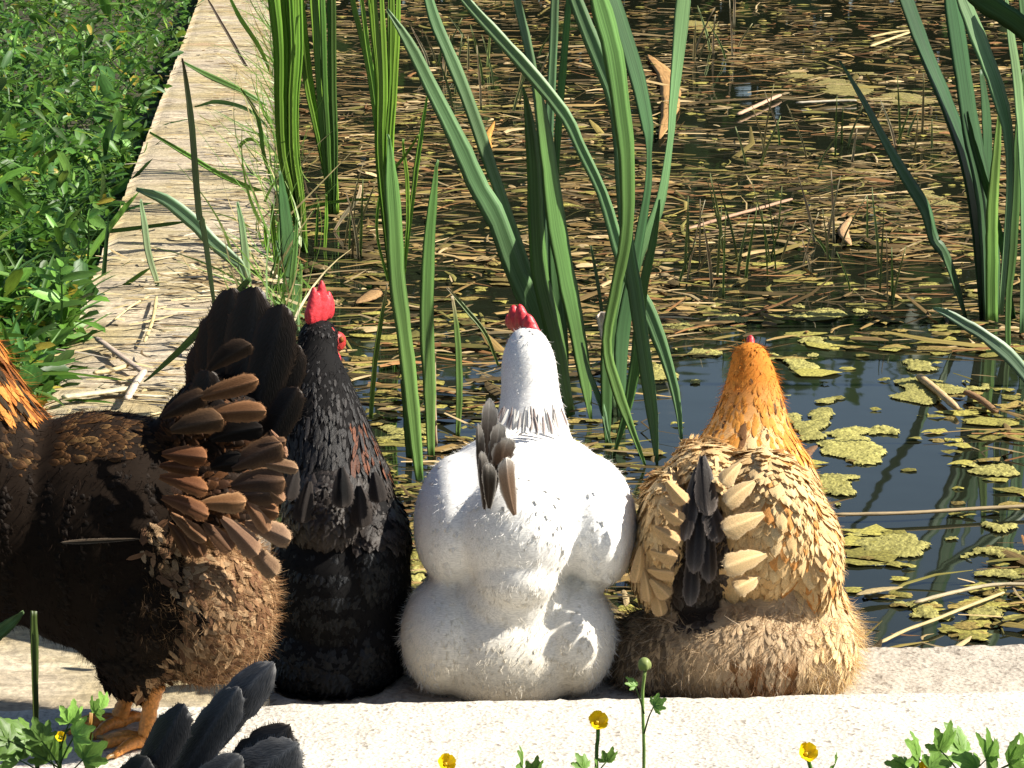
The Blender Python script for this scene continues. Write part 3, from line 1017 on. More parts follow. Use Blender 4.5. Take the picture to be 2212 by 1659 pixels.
X = np.concatenate([CP[:, None, :] + np.array([0, 0, 0.003]), np.stack([CP[:, None, 0] + np.cos(ang) * rr * 1.5, CP[:, None, 1] + np.sin(ang) * rr, CP[:, None, 2] + RNG.uniform(-0.002, 0.002, (n, k))], -1)], 1)
Fq = np.array([[0, 1 + i, 1 + (i + 1) % k] for i in range(k)])
Fq = ((np.arange(n) * (k + 1))[:, None, None] + Fq[None]).reshape(-1, 3)
C = np.array([0.27, 0.24, 0.055]) * RNG.uniform(0.5, 1.2, (n, 1))
C[RNG.random(n) < 0.3] *= np.array([0.9, 0.75, 0.9])
o = mesh_obj('algae_scum', X.reshape(-1, 3), Fq, M['algae'], None, np.repeat(C, k + 1, axis=0), X.reshape(-1, 3) * 2, smooth=False)
tag(o, 'scattered olive algae crumbs over the pond water', 'algae', kind='stuff')


def float_stalk(name, pts, w, label, col, z=ZW + 0.012, material=None, tilt=0.0, cat='stalk', flat=0.6):
    """lying stem through photo points on the plane z, round-ish section"""
    A = spline([list(on_z(a, b, z + tilt * i)) for i, (a, b) in enumerate(pts)], 18)
    V, C, fu = [], [], []
    for i, p in enumerate(A):
        p = Vector(p)
        d = Vector(A[min(i + 1, 17)]) - Vector(A[max(i - 1, 0)])
        d.normalize()
        s = d.cross(Vector((0, 0, 1))).normalized()
        u = s.cross(d)
        r = w * 0.5 * (p - CAMP).dot(FW) / F * (1 if 0 < i < 17 else 0.6) * (1 + 0.08 * math.sin(i * 2.3))
        if cat == 'leaf':
            r *= math.sin(math.pi * (i + 0.3) / 17.6) ** 0.7 * 1.1
        for k in range(6):
            a = k / 6 * 6.283
            V.append(p + s * math.cos(a) * r + u * math.sin(a) * r * flat)
            C.append(col)
            fu.append((math.cos(a), i / 6, random.random() * 0.1))
    Q = [[i * 6 + k, i * 6 + (k + 1) % 6, (i + 1) * 6 + (k + 1) % 6, (i + 1) * 6 + k] for i in range(17) for k in range(6)]
    Q += [[5, 4, 3, 2, 1, 0], [17 * 6 + k for k in range(6)]]
    o = mesh_obj(name, V, Q, material or M['straw'], None, C, fu)
    tag(o, label, cat, 'dead stalks and leaves')
    return o


float_stalk('floating_stalk', [(1790, 1112), (1960, 1108), (2120, 1098), (2300, 1090)], 13, 'long grey-brown stalk floating straight out from the buff hen\'s right side', (0.34, 0.26, 0.15))
float_stalk('floating_stalk', [(1898, 1390), (1955, 1362), (2010, 1342), (2090, 1310), (2168, 1280)], 11, 'pale straw slanting up and right from the ledge edge', (0.5, 0.4, 0.2))
float_stalk('floating_stalk', [(1975, 1302), (2050, 1282), (2140, 1264), (2230, 1262)], 13, 'flat grey straw floating just above the slanting straw', (0.42, 0.35, 0.22))
float_stalk('reed_piece', [(1984, 812), (2020, 840), (2068, 882)], 19, 'short tan reed piece lying on the broad algae mat', (0.55, 0.38, 0.2), flat=0.8)
float_stalk('reed_piece', [(2086, 846), (2120, 864), (2152, 890)], 20, 'short brown reed piece beside the thin dark stem at right', (0.24, 0.14, 0.07))
float_stalk('reed_piece', [(1594, 247), (1640, 226), (1686, 205)], 12, 'pinkish dry reed piece below the far oval algae patch', (0.5, 0.33, 0.22))
float_stalk('floating_stalk', [(1480, 496), (1580, 466), (1640, 450), (1710, 430)], 11, 'pinkish brown stalk floating in mid pond with a wet glint', (0.4, 0.25, 0.16))
float_stalk('floating_stalk', [(1720, 222), (1800, 218), (1850, 217)], 9, 'grey straw along the lower edge of the far oval algae patch', (0.45, 0.4, 0.3))
float_stalk('floating_stalk', [(1880, 80), (1930, 70), (1966, 66)], 9, 'short straw near the top edge of the pond by the right iris clump', (0.42, 0.34, 0.16))
float_stalk('floating_stalk', [(1880, 100), (1930, 82), (1964, 70)], 9, 'pale reed piece pointing at the right-hand iris clump', (0.5, 0.4, 0.2))
float_stalk('dead_leaf', [(1400, 118), (1440, 165), (1448, 230), (1425, 300)], 40, 'large curled orange-brown dead leaf behind the crossing iris blades', (0.40, 0.23, 0.09), flat=0.06, cat='leaf')
float_stalk('dead_leaf', [(1838, 530), (1822, 500), (1838, 468)], 22, 'upright tan dead leaf among thin shoots in mid pond', (0.45, 0.28, 0.14), flat=0.3, cat='leaf')
float_stalk('dead_leaf', [(1735, 1000), (1748, 975), (1765, 962)], 20, 'dark curled leaf sticking out beside the buff hen\'s neck', (0.16, 0.09, 0.05), z=0.03, flat=0.4, cat='leaf')
float_stalk('dead_leaf', [(770, 655), (800, 640), (815, 622)], 40, 'tan dead leaf right of the black hen\'s comb', (0.3, 0.18, 0.08), flat=0.25, cat='leaf')
float_stalk('dead_leaf', [(1068, 262), (1052, 300), (1062, 320)], 16, 'small orange leaf behind the tall iris blades', (0.5, 0.25, 0.06), flat=0.3, cat='leaf')
float_stalk('dead_leaf', [(1850, 1285), (1890, 1275), (1950, 1268)], 30, 'tan leaf floating against the buff hen\'s right flank', (0.36, 0.28, 0.14), flat=0.12, cat='leaf')
float_stalk('dry_stick', [(208, 730), (262, 770), (312, 806)], 17, 'grey broken stick lying on the left wall near the brown hen', (0.42, 0.33, 0.26), z=0.012)
float_stalk('dry_stick', [(274, 862), (292, 830), (312, 800)], 18, 'pale stick end lying against the grey broken stick on the wall', (0.58, 0.47, 0.36), z=0.014)
float_stalk('dry_straw', [(135, 858), (200, 850), (288, 838)], 30, 'flat bleached straw bundle on the wall just above the brown hen\'s back', (0.62, 0.54, 0.36), z=0.008, flat=0.3)
float_stalk('dry_straw', [(202, 806), (240, 800), (275, 790)], 16, 'curled pale straw beside the broken stick on the wall', (0.6, 0.48, 0.26), z=0.008)
float_stalk('dry_straw', [(312, 738), (330, 690), (338, 640)], 8, 'thin upright-lying straw crossing the shadow bands on the wall', (0.55, 0.44, 0.22), z=0.008)
float_stalk('dry_straw', [(248, 690), (285, 660), (322, 640)], 7, 'thin straw slanting across the shadow bands on the wall', (0.55, 0.45, 0.25), z=0.008)

# loose straw on the wall
WP = []
for _ in range(900):
    y = random.uniform(3.2, 13) if random.random() < 0.7 else random.uniform(3.6, 5.5)
    a, b = line_at(wl0, wl1, y).x, line_at(wr0, wr1, y).x
    u = random.random() ** 0.6
    WP.append((a + (b - a) * u, y, random.uniform(0.001, 0.012)))
WP = np.array(WP)
n = len(WP)
C = np.array([(0.52, 0.42, 0.22), (0.4, 0.3, 0.15), (0.6, 0.52, 0.36), (0.2, 0.14, 0.07), (0.3, 0.26, 0.2)])[RNG.integers(0, 5, n)] * RNG.uniform(0.7, 1.2, (n, 1))
X, Fq, Cc, fu = straw_mesh(WP, RNG.normal(-0.15, 0.6, n), RNG.normal(0, 0.05, n), RNG.lognormal(-3.0, 0.6, n), RNG.uniform(0.003, 0.011, n), C)
o = mesh_obj('wall_litter', X, Fq, M['straw'], None, Cc, fu, smooth=False)
tag(o, 'dry straw scattered along the top of the left wall', 'straw', kind='stuff')

# grass along the wall's water edge
EP = []
for _ in range(420):
    y = 4.3 + 9 * random.random() ** 1.3
    EP.append((line_at(wr0, wr1, y).x + random.gauss(0.015, 0.03), y, -0.02))
EP = np.array(EP)
n = len(EP)
D = nrm(np.stack([RNG.normal(-0.35, 0.5, n), RNG.normal(0, 0.4, n), RNG.uniform(0.5, 1.2, n)], -1))
C = np.array([(0.14, 0.27, 0.04), (0.2, 0.3, 0.07), (0.42, 0.34, 0.16), (0.10, 0.2, 0.03)])[RNG.integers(0, 4, n)]
X, Fq, Cc, fu = strands(EP, D, RNG.uniform(0.06, 0.26, n), RNG.uniform(0.004, 0.009, n), C, curl=0.6, rows=7)
o = mesh_obj('edge_grass', X, Fq, M['blade'], None, Cc, fu)
tag(o, 'thin grass growing along the water edge of the left wall', 'grass', kind='stuff')

# thin reed shoots in open water: small tufts
tufts = [((1490, 600), 'thin pale shoots right of the crossing iris blades', 8, 60), ((1600, 590), 'thin straight shoots in the dark water above the buff hen', 7, 60),
         ((1700, 560), 'sparse thin shoots between the buff hen and the far litter', 7, 60), ((1790, 560), 'thin shoots around the upright tan dead leaf', 8, 60),
         ((1900, 640), 'thin shoots left of the slanting iris leaf', 6, 60), ((1960, 300), 'thin shoots left of the right-hand iris clump', 7, 50),
         ((1540, 120), 'thin pale shoots near the top edge of the pond', 9, 60), ((1640, 330), 'fine crossing shoots in the middle litter', 6, 70),
         ((1830, 330), 'fine shoots right of the middle litter, under the oval algae patch', 7, 60), ((760, 560), 'thin shoots beside the dense rushes', 6, 50),
         ((1090, 200), 'fine grass behind the tall iris blades', 10, 90), ((960, 130), 'wispy grass between the rush column and the iris blades', 10, 70)]
for c, lab, k, spread in tufts:
    bl = []
    for _ in range(k):
        x, y = c[0] + random.gauss(0, spread * 0.6), c[1] + random.gauss(0, spread * 0.35)
        h = random.uniform(70, 190) * (0.6 + 0.5 * y / 700)
        dx = random.gauss(0, 28)
        w = random.uniform(3.5, 7)
        bl.append(dict(p=[(x, y, w), (x + dx * 0.3, y - h * 0.4, w), (x + dx, y - h, 1.5)], c=random.choice([(0.22, 0.26, 0.1), (0.3, 0.26, 0.12), (0.16, 0.22, 0.06), (0.36, 0.3, 0.18)]), n=8, yaw=0.2, thick=0.002))
    clump('reed_shoots', c, lab, 'reed', bl, DRY, part='stem', group='thin reed shoots in the water')

# ------------------------------------------------------------------ weeds left of the wall
LP, LN, LD, LS = [], [], [], []
tries = 0
while len(LP) < 30000 and tries < 400000:
    tries += 1
    px, py = (random.uniform(-120, 445) if random.random() < 0.62 else random.uniform(-1100, -100)), random.uniform(-120, 900)
    p = on_z(px, py, 0.0)
    xe = line_at(wl0, wl1, p.y).x
    if p.x > xe - 0.005:
        continue
    if p.y < 3.0:
        continue
    gap = xe - p.x
    hgt = 0.08 + 0.08 * math.sin(p.x * 8 + 3 * math.sin(p.y * 2.2)) * math.sin(p.y * 4.1 + 2 * p.x) + min(0.06, gap * 0.12)
    z = -0.14 + (hgt + 0.08) * (random.random() ** 0.55)
    if gap < 0.07:
        z -= 0.06 * (1 - gap / 0.07)
    # a gap of bare dark soil here and there
    if math.sin(p.x * 13 + 1) * math.sin(p.y * 6.5) > 0.82 and z > -0.06:
        continue
    LP.append((p.x, p.y, z))
LP = np.array(LP)
n = len(LP)
yaw = RNG.uniform(0, 6.283, n)
til = RNG.normal(0.15, 0.45, n)
D = np.stack([np.cos(yaw) * np.cos(til), np.sin(yaw) * np.cos(til), np.sin(til)], -1)
Nn = nrm(np.array([0, 0, 1.0]) + RNG.normal(0, 0.45, (n, 3)))
Nn = nrm(Nn - (Nn * D).sum(1, keepdims=True) * D)
L = RNG.lognormal(-3.4, 0.42, n)
Wd = L * RNG.uniform(0.42, 0.75, n)
thin = RNG.random(n) < 0.12
L[thin] *= 2.6
Wd[thin] *= 0.35
base = np.array([(0.07, 0.17, 0.025), (0.10, 0.22, 0.03), (0.05, 0.13, 0.03), (0.13, 0.24, 0.05), (0.18, 0.27, 0.03)])[RNG.choice(5, n, p=[.34, .28, .2, .12, .06])]
C0 = base * RNG.uniform(0.45, 1.6, (n, 1))
dead = RNG.random(n) < 0.02
C0[dead] = (0.42, 0.34, 0.05)
X, Fq, Cc, fu = feather_cards(LP, Nn, D, L, Wd, C0, C0 * 0.85, np.full(n, 0.12), cup=-0.3, rows=4, cols=3, tip=1.2, droop=1.4)
o = mesh_obj('weed_carpet', X, Fq, M['leaf'], None, Cc, fu)
tag(o, 'dense carpet of small green weeds left of the wall', 'weeds', kind='stuff')


def leaf_mesh(parent, base, tip, width, up, col, lobes=0, name='leaf', fold=0.25, droop=0.12):
    """single leaf; lobes > 0 gives a cut, toothed outline"""
    base, tip = Vector(base), Vector(tip)
    d = tip - base
    L = d.length
    d.normalize()
    u = Vector(up)
    u = (u - d * u.dot(d)).normalized()
    s = d.cross(u)
    nr, V, C, fu = 13, [], [], []
    for i in range(nr):
        t = i / (nr - 1)
        w = width * 0.5 * max(0.05, math.sin(math.pi * min(1, t * 0.9 + 0.08)) ** 0.7)
        if lobes:
            w *= 0.6 + 0.5 * abs(math.sin(t * math.pi * lobes))
        if i == nr - 1:
            w = width * 0.02
        for v in (-1, -0.5, 0, 0.5, 1):
            p = base + d * (L * (t + (0.08 * abs(v) if lobes else -0.02 * abs(v)))) + s * (w * v) + u * (fold * w * abs(v) - droop * L * t * t)
            V.append(p)
            f = random.uniform(0.92, 1.08) * (1.15 if v == 0 else 1)
            C.append([c * f for c in col])
            fu.append((v * 2, t * 2, 0.3))
    return mesh_obj(name, V, quads_grid(nr, 5), M['leaf'], parent, C, fu)


def weed(foot, y, label, leaves, stem_top, col=(0.12, 0.25, 0.05)):
    """small leafy weed: stem and opposite leaves at a known distance"""
    b = on_y(foot[0], foot[1], y)
    r = empty('weed', b, label, 'weed', 'single weeds by the wall')
    blade('stem', [(foot[0], foot[1], 5), (foot[0] + 2, (foot[1] + stem_top[1]) / 2, 4), (stem_top[0], stem_top[1], 3)], r, col, depth=y, n=8, yaw=0)
    for (x0, y0, x1, y1, w, k) in leaves:
        p0, p1 = on_y(x0, y0, y), on_y(x1, y1, y - random.uniform(0.0, 0.03))
        leaf_mesh(r, p0, p1, w * mpp(y, y0), (random.uniform(-0.4, 0.4), -0.6, 0.8), [c * k for c in col])
    return r


weed((132, 700), 4.35, 'leafy weed with one big pale leaf by the wall', [(128, 648, 66, 625, 36, 1.9), (132, 645, 150, 648, 12, 1.5), (130, 590, 95, 575, 22, 1.3), (130, 590, 160, 576, 22, 1.3), (130, 575, 128, 555, 20, 1.8), (131, 610, 85, 590, 16, 1), (131, 605, 205, 585, 26, 0.8)], (130, 575))
weed((80, 870), 3.95, 'bright small weed at the foot of the wall near the brown hen\'s neck', [(80, 830, 50, 812, 22, 1.3), (80, 826, 105, 808, 24, 1.2), (80, 815, 78, 790, 20, 1.5), (82, 840, 120, 842, 18, 1.0), (80, 838, 45, 845, 16, 1.1)], (80, 810))
weed((190, 560), 5.1, 'weed with a broad green leaf leaning on the wall edge', [(190, 470, 215, 455, 30, 1.2), (192, 468, 228, 490, 26, 1.0), (190, 500, 168, 480, 22, 1.3), (190, 480, 190, 450, 22, 1.3)], (190, 465))
weed((100, 520), 5.2, 'pale pointed sprout standing in the low weeds', [(125, 500, 100, 460, 12, 2.2), (122, 505, 140, 490, 14, 1.4), (120, 510, 105, 500, 14, 1.2)], (122, 498))
weed((260, 330), 6.9, 'weed with a heart-shaped dark leaf beside the wall', [(262, 300, 300, 285, 24, 0.7), (262, 300, 288, 320, 18, 1.6), (262, 305, 240, 290, 18, 1.1)], (262, 296))
weed((25, 130), 9.6, 'bright yellow-green weed at the upper left corner', [(40, 90, 20, 75, 16, 2.2), (40, 92, 60, 80, 18, 2.2), (42, 96, 46, 120, 18, 2.3), (40, 96, 16, 110, 14, 1.8)], (40, 85), (0.16, 0.25, 0.05))

# unseen hedge added on the far bank so the far water mirrors dark
HP = []
for _ in range(26000):
    HP.append((random.uniform(-7, 9), 15.6 + random.gauss(0.9, 0.5), -0.2 + 2.5 * random.random() ** 0.8 + 0.15 * math.sin(len(HP))))
HP = np.array(HP)
n = len(HP)
D = nrm(RNG.normal(0, 1, (n, 3)))
Nn = nrm(np.cross(D, RNG.normal(0, 1, (n, 3))))
L = RNG.uniform(0.18, 0.34, n)
C0 = np.array([0.045, 0.09, 0.02]) * RNG.uniform(0.6, 1.3, (n, 1))
X, Fq, Cc, fu = feather_cards(HP, Nn, D, L, L * 0.6, C0, C0, np.full(n, 0.1), rows=3, cols=3)
hr = empty('hedge', (1, 16.5, -0.38), 'dense green hedge on the far bank of the pond', 'hedge')
o = mesh_obj('foliage', X, Fq, M['leaf'], hr, Cc, fu)
o['kind'] = 'stuff'
for i in range(9):
    x = -6.5 + i * 1.9
    V, Q = [], []
    for k in range(5):
        for a in range(6):
            V.append((x + math.cos(a * 1.047) * (0.09 - 0.014 * k) + 0.05 * math.sin(k), 16.6 + math.sin(a * 1.047) * (0.09 - 0.014 * k), -0.38 + k * 0.6))
    Q = [[k * 6 + a, k * 6 + (a + 1) % 6, (k + 1) * 6 + (a + 1) % 6, (k + 1) * 6 + a] for k in range(4) for a in range(6)]
    mesh_obj('trunk', V, Q, simple('bark%d' % i, (0.06, 0.045, 0.03), 0.9) if i == 0 else bpy.data.materials['bark0'], hr)

#HENS#
# ------------------------------------------------------------------ hens
LAYER.exclude = True      # the finished setting rests while the hens' bodies are fused; switched back on at the end


def E(bm, px, py, y, rx, rz, ry, tilt=0.0, yaw=0.0, roll=0.0):
    """ellipsoid mass centred on a photo point at distance y; rx, rz in photo px, ry in metres"""
    k = mpp(y, py)
    rot = Matrix.Rotation(yaw, 3, 'Z') @ Matrix.Rotation(tilt, 3, 'X') @ Matrix.Rotation(roll, 3, 'Y')
    uv_ball(bm, on_y(px, py, y), (rx * k, ry, rz * k), rot)


def dress(root, V, T, fn, vn, style, flow, n_feathers, n_fluff, skin_col, skip=None, fmat='feather', lift=(0.04, 0.12), fluff_curl=0.6, thick=1.0):
    """body skin, contour feathers and down over it. style(px, py, p, n) -> dict or None per point"""
    px, py = projn(V)
    sk = np.array([skin_col(a, b, p, q) for a, b, p, q in zip(px, py, V, vn)])
    mesh_obj('body', V, T, M['skin'], root, sk, V * 20)
    P, Nn = sample(V, T, fn, vn, n_feathers)
    px, py = projn(P)
    keep, L, Wd, C0, C1, LF, FL = [], [], [], [], [], [], []
    for i in range(len(P)):
        s = style(px[i], py[i], P[i], Nn[i])
        if s is None:
            continue
        keep.append(i)
        L.append(s['l'] * random.uniform(0.8, 1.2))
        Wd.append(s['w'] * random.uniform(0.85, 1.15))
        f = 1 + random.uniform(-1, 1) * s.get('var', 0.15)
        C0.append([c * f for c in s['c']])
        C1.append([c * f for c in s.get('e', s['c'])])
        LF.append(random.uniform(*lift) * s.get('lift', 1))
        FL.append(s.get('flow', flow(P[i], Nn[i])))
    P, Nn = P[keep], Nn[keep]
    D = tangent(np.array(FL), Nn)
    D = nrm(D + 0.13 * RNG.normal(size=D.shape))
    D = tangent(D, Nn)
    Lf = np.array(L)
    X, Fq, Cc, fu = feather_cards(P - D * Lf[:, None] * 0.45, Nn, D, Lf, np.array(Wd), np.array(C0), np.array(C1), np.array(LF), cup=0.22)
    if 'floor' in root:
        X[:, 2] = np.maximum(X[:, 2], root['floor'])
    o = mesh_obj('plumage', X, Fq, M[fmat], root, Cc, fu)
    o['kind'] = 'stuff'
    if n_fluff:
        P, Nn = sample(V, T, fn, vn, n_fluff)
        px, py = projn(P)
        keep, L, C, FL, UPS = [], [], [], [], []
        for i in range(len(P)):
            s = style(px[i], py[i], P[i], Nn[i], True)
            if s is None:
                continue
            keep.append(i)
            L.append(s['l'] * random.uniform(0.6, 1.3))
            UPS.append(s.get('up', 1.0))
            f = 1 + random.uniform(-1, 1) * s.get('var', 0.2)
            C.append([c * f for c in s['c']])
            FL.append(s.get('flow', flow(P[i], Nn[i])))
        P, Nn = P[keep], Nn[keep]
        D = tangent(np.array(FL), Nn)
        q = P * np.array([260.0, 240.0, 230.0])
        wob = np.stack([np.sin(q[:, 0] + 2 * np.sin(q[:, 2] * 0.7)), np.sin(q[:, 1] * 0.9 + q[:, 2]), np.sin(q[:, 2] * 1.1 + 2 * np.sin(q[:, 0] * 0.6))], -1)
        UPS = np.array(UPS)[:, None]
        D = nrm(D + Nn * RNG.uniform(0.1, 0.7, (len(P), 1)) * UPS + 0.38 * wob * UPS + 0.2 * RNG.normal(size=D.shape))
        X, Fq, Cc, fu = strands(P - Nn * 0.002, D, np.array(L), RNG.uniform(0.0005, 0.0012, len(P)) * thick, np.array(C), curl=fluff_curl)
        if 'floor' in root:
            X[:, 2] = np.maximum(X[:, 2], root['floor'])
        o = mesh_obj('down', X, Fq, M['fluff'], root, Cc, fu)
        o['kind'] = 'stuff'
    if 'floor' in root:
        del root['floor']


def blob_part(name, parts, parent, material, voxel=0.0016, smooth=2):
    bm = bmesh.new()
    for c, r, rot in parts:
        uv_ball(bm, Vector(c), r, rot, 16, 10)
    V, T, fn, vn = union_body(name, bm, parent, None, voxel, smooth)
    return mesh_obj(name, V, T, material, parent)


def comb_part(parent, base, fwd, up, length, height, thick, teeth, material, lean=0.0):
    """serrated single comb: upright blade of flesh with rounded points"""
    base, fwd, up = Vector(base), Vector(fwd).normalized(), Vector(up).normalized()
    side = fwd.cross(up).normalized()
    parts = []
    for i in range(22):
        t = i / 21
        h = height * (0.35 + 0.45 * math.sin(math.pi * (t * 0.85 + 0.1))) * (0.72 + 0.5 * abs(math.sin(t * math.pi * teeth)))
        p = base + fwd * (length * (t - 0.5)) + up * (h * 0.45) + side * (lean * h)
        rot = Matrix((fwd, side, up)).transposed()
        parts.append((p, (length * 0.055, thick * 0.5, h * 0.62), rot))
    return blob_part('comb', parts, parent, material, 0.0014, 2)


def head_parts(root, hc, fwd, r, comb_mat, eye=True, wattle=True):
    """beak, eyes, face skin and wattles on a head looking along fwd"""
    hc, fwd = Vector(hc), Vector(fwd).normalized()
    side = fwd.cross(Vector((0, 0, 1))).normalized()
    up = side.cross(fwd)
    rot = Matrix((side, fwd, up)).transposed()
    V, Q = [], []
    for i in range(7):
        t = i / 6
        for k in range(8):
            a = k / 8 * 6.283
            rr = r * 0.42 * (1 - t) ** 0.75 + 0.0004
            V.append(hc + fwd * (r * (0.75 + 0.95 * t)) + side * (math.cos(a) * rr * 0.75) + up * (math.sin(a) * rr - r * (0.12 + 0.3 * t * t)))
    Q = [[i * 8 + k, i * 8 + (k + 1) % 8, (i + 1) * 8 + (k + 1) % 8, (i + 1) * 8 + k] for i in range(6) for k in range(8)]
    Q.append([48 + k for k in range(8)])
    mesh_obj('beak', V, Q, M['beak'], root)
    for s in (-1, 1):
        fa = blob_part('face', [(hc + fwd * r * 0.5 + side * s * r * 0.55, (r * 0.35, r * 0.55, r * 0.5), rot)], root, comb_mat)
        if eye:
            blob_part('eye', [(hc + fwd * r * 0.5 + side * s * r * 0.86 + up * r * 0.15, (r * 0.13, r * 0.15, r * 0.15), rot)], fa, M['eye'], 0.0008, 1)
        if wattle:
            blob_part('wattle', [(hc + fwd * r * 0.75 + side * s * r * 0.3 - up * r * 0.9, (r * 0.16, r * 0.3, r * 0.5), rot)], root, comb_mat)


def limb(V, Q, pts, radii, n=14, k=8):
    """tapering round limb through points, closed at the end"""
    A = spline([list(p) + [r] for p, r in zip(pts, radii)], n)
    b0 = len(V)
    for i in range(n):
        d = Vector(A[min(i + 1, n - 1)][:3]) - Vector(A[max(i - 1, 0)][:3])
        d.normalize()
        s_ = d.orthogonal().normalized()
        u_ = d.cross(s_)
        r = A[i][3] * (1 + 0.10 * (i % 2))
        for j in range(k):
            a_ = j / k * 6.2832
            V.append(Vector(A[i][:3]) + s_ * math.cos(a_) * r + u_ * math.sin(a_) * r)
    for i in range(n - 1):
        for j in range(k):
            Q.append([b0 + i * k + j, b0 + i * k + (j + 1) % k, b0 + (i + 1) * k + (j + 1) % k, b0 + (i + 1) * k + j])
    Q.append([b0 + j for j in range(k)][::-1])
    Q.append([b0 + (n - 1) * k + j for j in range(k)])


def foot(root, ankle, ground_z, fwd, knee, rleg=0.0075, toe=0.05):
    """scaly shank with three front toes and a hind toe; each claw a piece of its own"""
    ankle, knee, fwd = Vector(ankle), Vector(knee), Vector(fwd).normalized()
    base = Vector((ankle.x, ankle.y, ground_z + rleg * 0.75))
    V, Q, claws = [], [], []
    limb(V, Q, [knee, (knee + ankle) / 2, ankle, base], [rleg * 1.7, rleg, rleg * 1.1, rleg * 1.0], 18, 10)
    for a, l in ((-0.6, 0.9), (0.0, 1.1), (0.6, 0.9), (math.pi, 0.55)):
        d = Matrix.Rotation(a, 3, 'Z') @ fwd
        p1 = base + d * toe * l * 0.5 + Vector((0, 0, 0.003))
        p2 = base + d * toe * l
        p2.z = ground_z + rleg * 0.45
        limb(V, Q, [base, p1, p2], [rleg * 0.85, rleg * 0.75, rleg * 0.42], 12, 8)
        claws.append((p2, d))
    o = mesh_obj('leg', V, Q, M['leg'], root)
    for p, d in claws:
        V, Q = [], []
        limb(V, Q, [p - d * 0.002, p + d * 0.006 + Vector((0, 0, 0.001)), p + d * 0.012 - Vector((0, 0, rleg * 0.3))], [rleg * 0.36, rleg * 0.28, 0.0004], 6, 6)
        mesh_obj('claw', V, Q, M['beak'], o)
    return o


def mix(a, b, k):
    k = max(0.0, min(1.0, k))
    return [x * (1 - k) + y * k for x, y in zip(a, b)]


FL_AWAY = np.array([0, -0.62, -0.78])

# ---- white hen ------------------------------------------------------------
wh = empty('hen', on_y(1110, 1500, 2.70) * 1.0, 'white hen with black-laced tail sitting second from right on the ledge, back turned', 'hen', 'hens at the pond')
wh.location.z = ZL
wh['floor'] = ZL + 0.001
bm = bmesh.new()
E(bm, 1135, 1090, 2.755, 205, 150, 0.125, tilt=0.12)
E(bm, 985, 1120, 2.74, 92, 138, 0.10, roll=0.12)
E(bm, 1285, 1125, 2.74, 92, 140, 0.10, roll=-0.12)
E(bm, 1120, 1150, 2.665, 130, 130, 0.055)
E(bm, 1118, 1240, 2.655, 92, 80, 0.045)
E(bm, 962, 1370, 2.70, 98, 128, 0.085)
E(bm, 1238, 1372, 2.70, 94, 124, 0.085)
E(bm, 1100, 1410, 2.675, 175, 125, 0.066)
E(bm, 1098, 1375, 2.70, 228, 128, 0.085)
E(bm, 1110, 1290, 2.685, 120, 90, 0.06)
E(bm, 1100, 1440, 2.74, 200, 100, 0.10)
E(bm, 1140, 1150, 2.86, 150, 170, 0.09)
tube(bm, [on_y(1145, 1080, 2.81), on_y(1148, 960, 2.835), on_y(1146, 860, 2.85), on_y(1142, 790, 2.86), on_y(1140, 752, 2.865)], [0.072, 0.046, 0.0345, 0.0315, 0.0245], 26)
E(bm, 1140, 752, 2.875, 48, 40, 0.03)
wV = union_body('body', bm, wh, ZL + 0.001, 0.0045, 5)
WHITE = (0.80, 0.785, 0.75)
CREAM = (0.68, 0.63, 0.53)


def w_style(px, py, p, n, fl=False):
    low = py > 1250 or (py > 1090 and abs(px - 1115) < 110)
    if fl:
        if not low:
            return dict(l=0.008, c=WHITE, var=0.03, up=0.12)
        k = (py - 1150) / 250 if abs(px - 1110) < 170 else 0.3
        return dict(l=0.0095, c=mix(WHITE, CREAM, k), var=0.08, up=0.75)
    if py < 935 and 1040 < px < 1260 and p[1] > 2.70:
        if py > 868:
            if random.random() < 0.6:
                return dict(l=0.032, w=0.007, c=(0.10, 0.08, 0.075), e=(0.78, 0.76, 0.73), var=0.2, lift=0.9)
            return dict(l=0.03, w=0.008, c=WHITE, var=0.05)
        return dict(l=0.02, w=0.009, c=WHITE, var=0.03, lift=0.15)
    if low:
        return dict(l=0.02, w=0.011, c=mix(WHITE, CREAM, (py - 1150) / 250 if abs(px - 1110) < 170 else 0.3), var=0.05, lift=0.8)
    if random.random() < 0.8:
        return None
    return dict(l=0.034, w=0.022, c=WHITE, var=0.02, lift=0.05)


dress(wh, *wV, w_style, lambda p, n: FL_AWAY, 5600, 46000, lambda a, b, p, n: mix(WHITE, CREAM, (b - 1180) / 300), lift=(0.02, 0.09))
hc = on_y(1140, 745, 2.88)
comb_part(wh, on_y(1134, 724, 2.885), (-0.5, 0.8, 0.15), (-0.2, 0, 1), 0.056, 0.036, 0.015, 3.2, M['comb'])
for k in range(30):
    hx = 1072 + 152 * (k % 15) / 14 + random.uniform(-5, 5)
    hy = 905 + 14 * math.cos((hx - 1150) / 60) + (k // 15) * 8 + random.uniform(-7, 7)
    yy = 2.80 - 0.052 + 0.055 * ((hx - 1148) / 90) ** 2 - 0.006 * (k // 15)
    big_feather(wh, 'hackle_feather', on_y(hx + (1148 - hx) * 0.2, hy - 30 + random.uniform(-8, 8), yy + 0.006), on_y(hx + random.uniform(-6, 6), hy + 14 + random.uniform(-10, 8), yy - 0.004), random.uniform(11, 19) * mpp(2.75),
                ((hx - 1148) / 90, -1, 0.2), random.choice([(0.16, 0.11, 0.10), (0.3, 0.24, 0.22), (0.45, 0.4, 0.37), (0.7, 0.67, 0.62)]), (0.78, 0.76, 0.72), bend=0.05, edge=1.0, rows=10, cols=7)
head_parts(wh, hc, (-0.2, 1, -0.15), 0.023, M['comb'])
DK, WE = (0.05, 0.036, 0.028), (0.72, 0.68, 0.62)
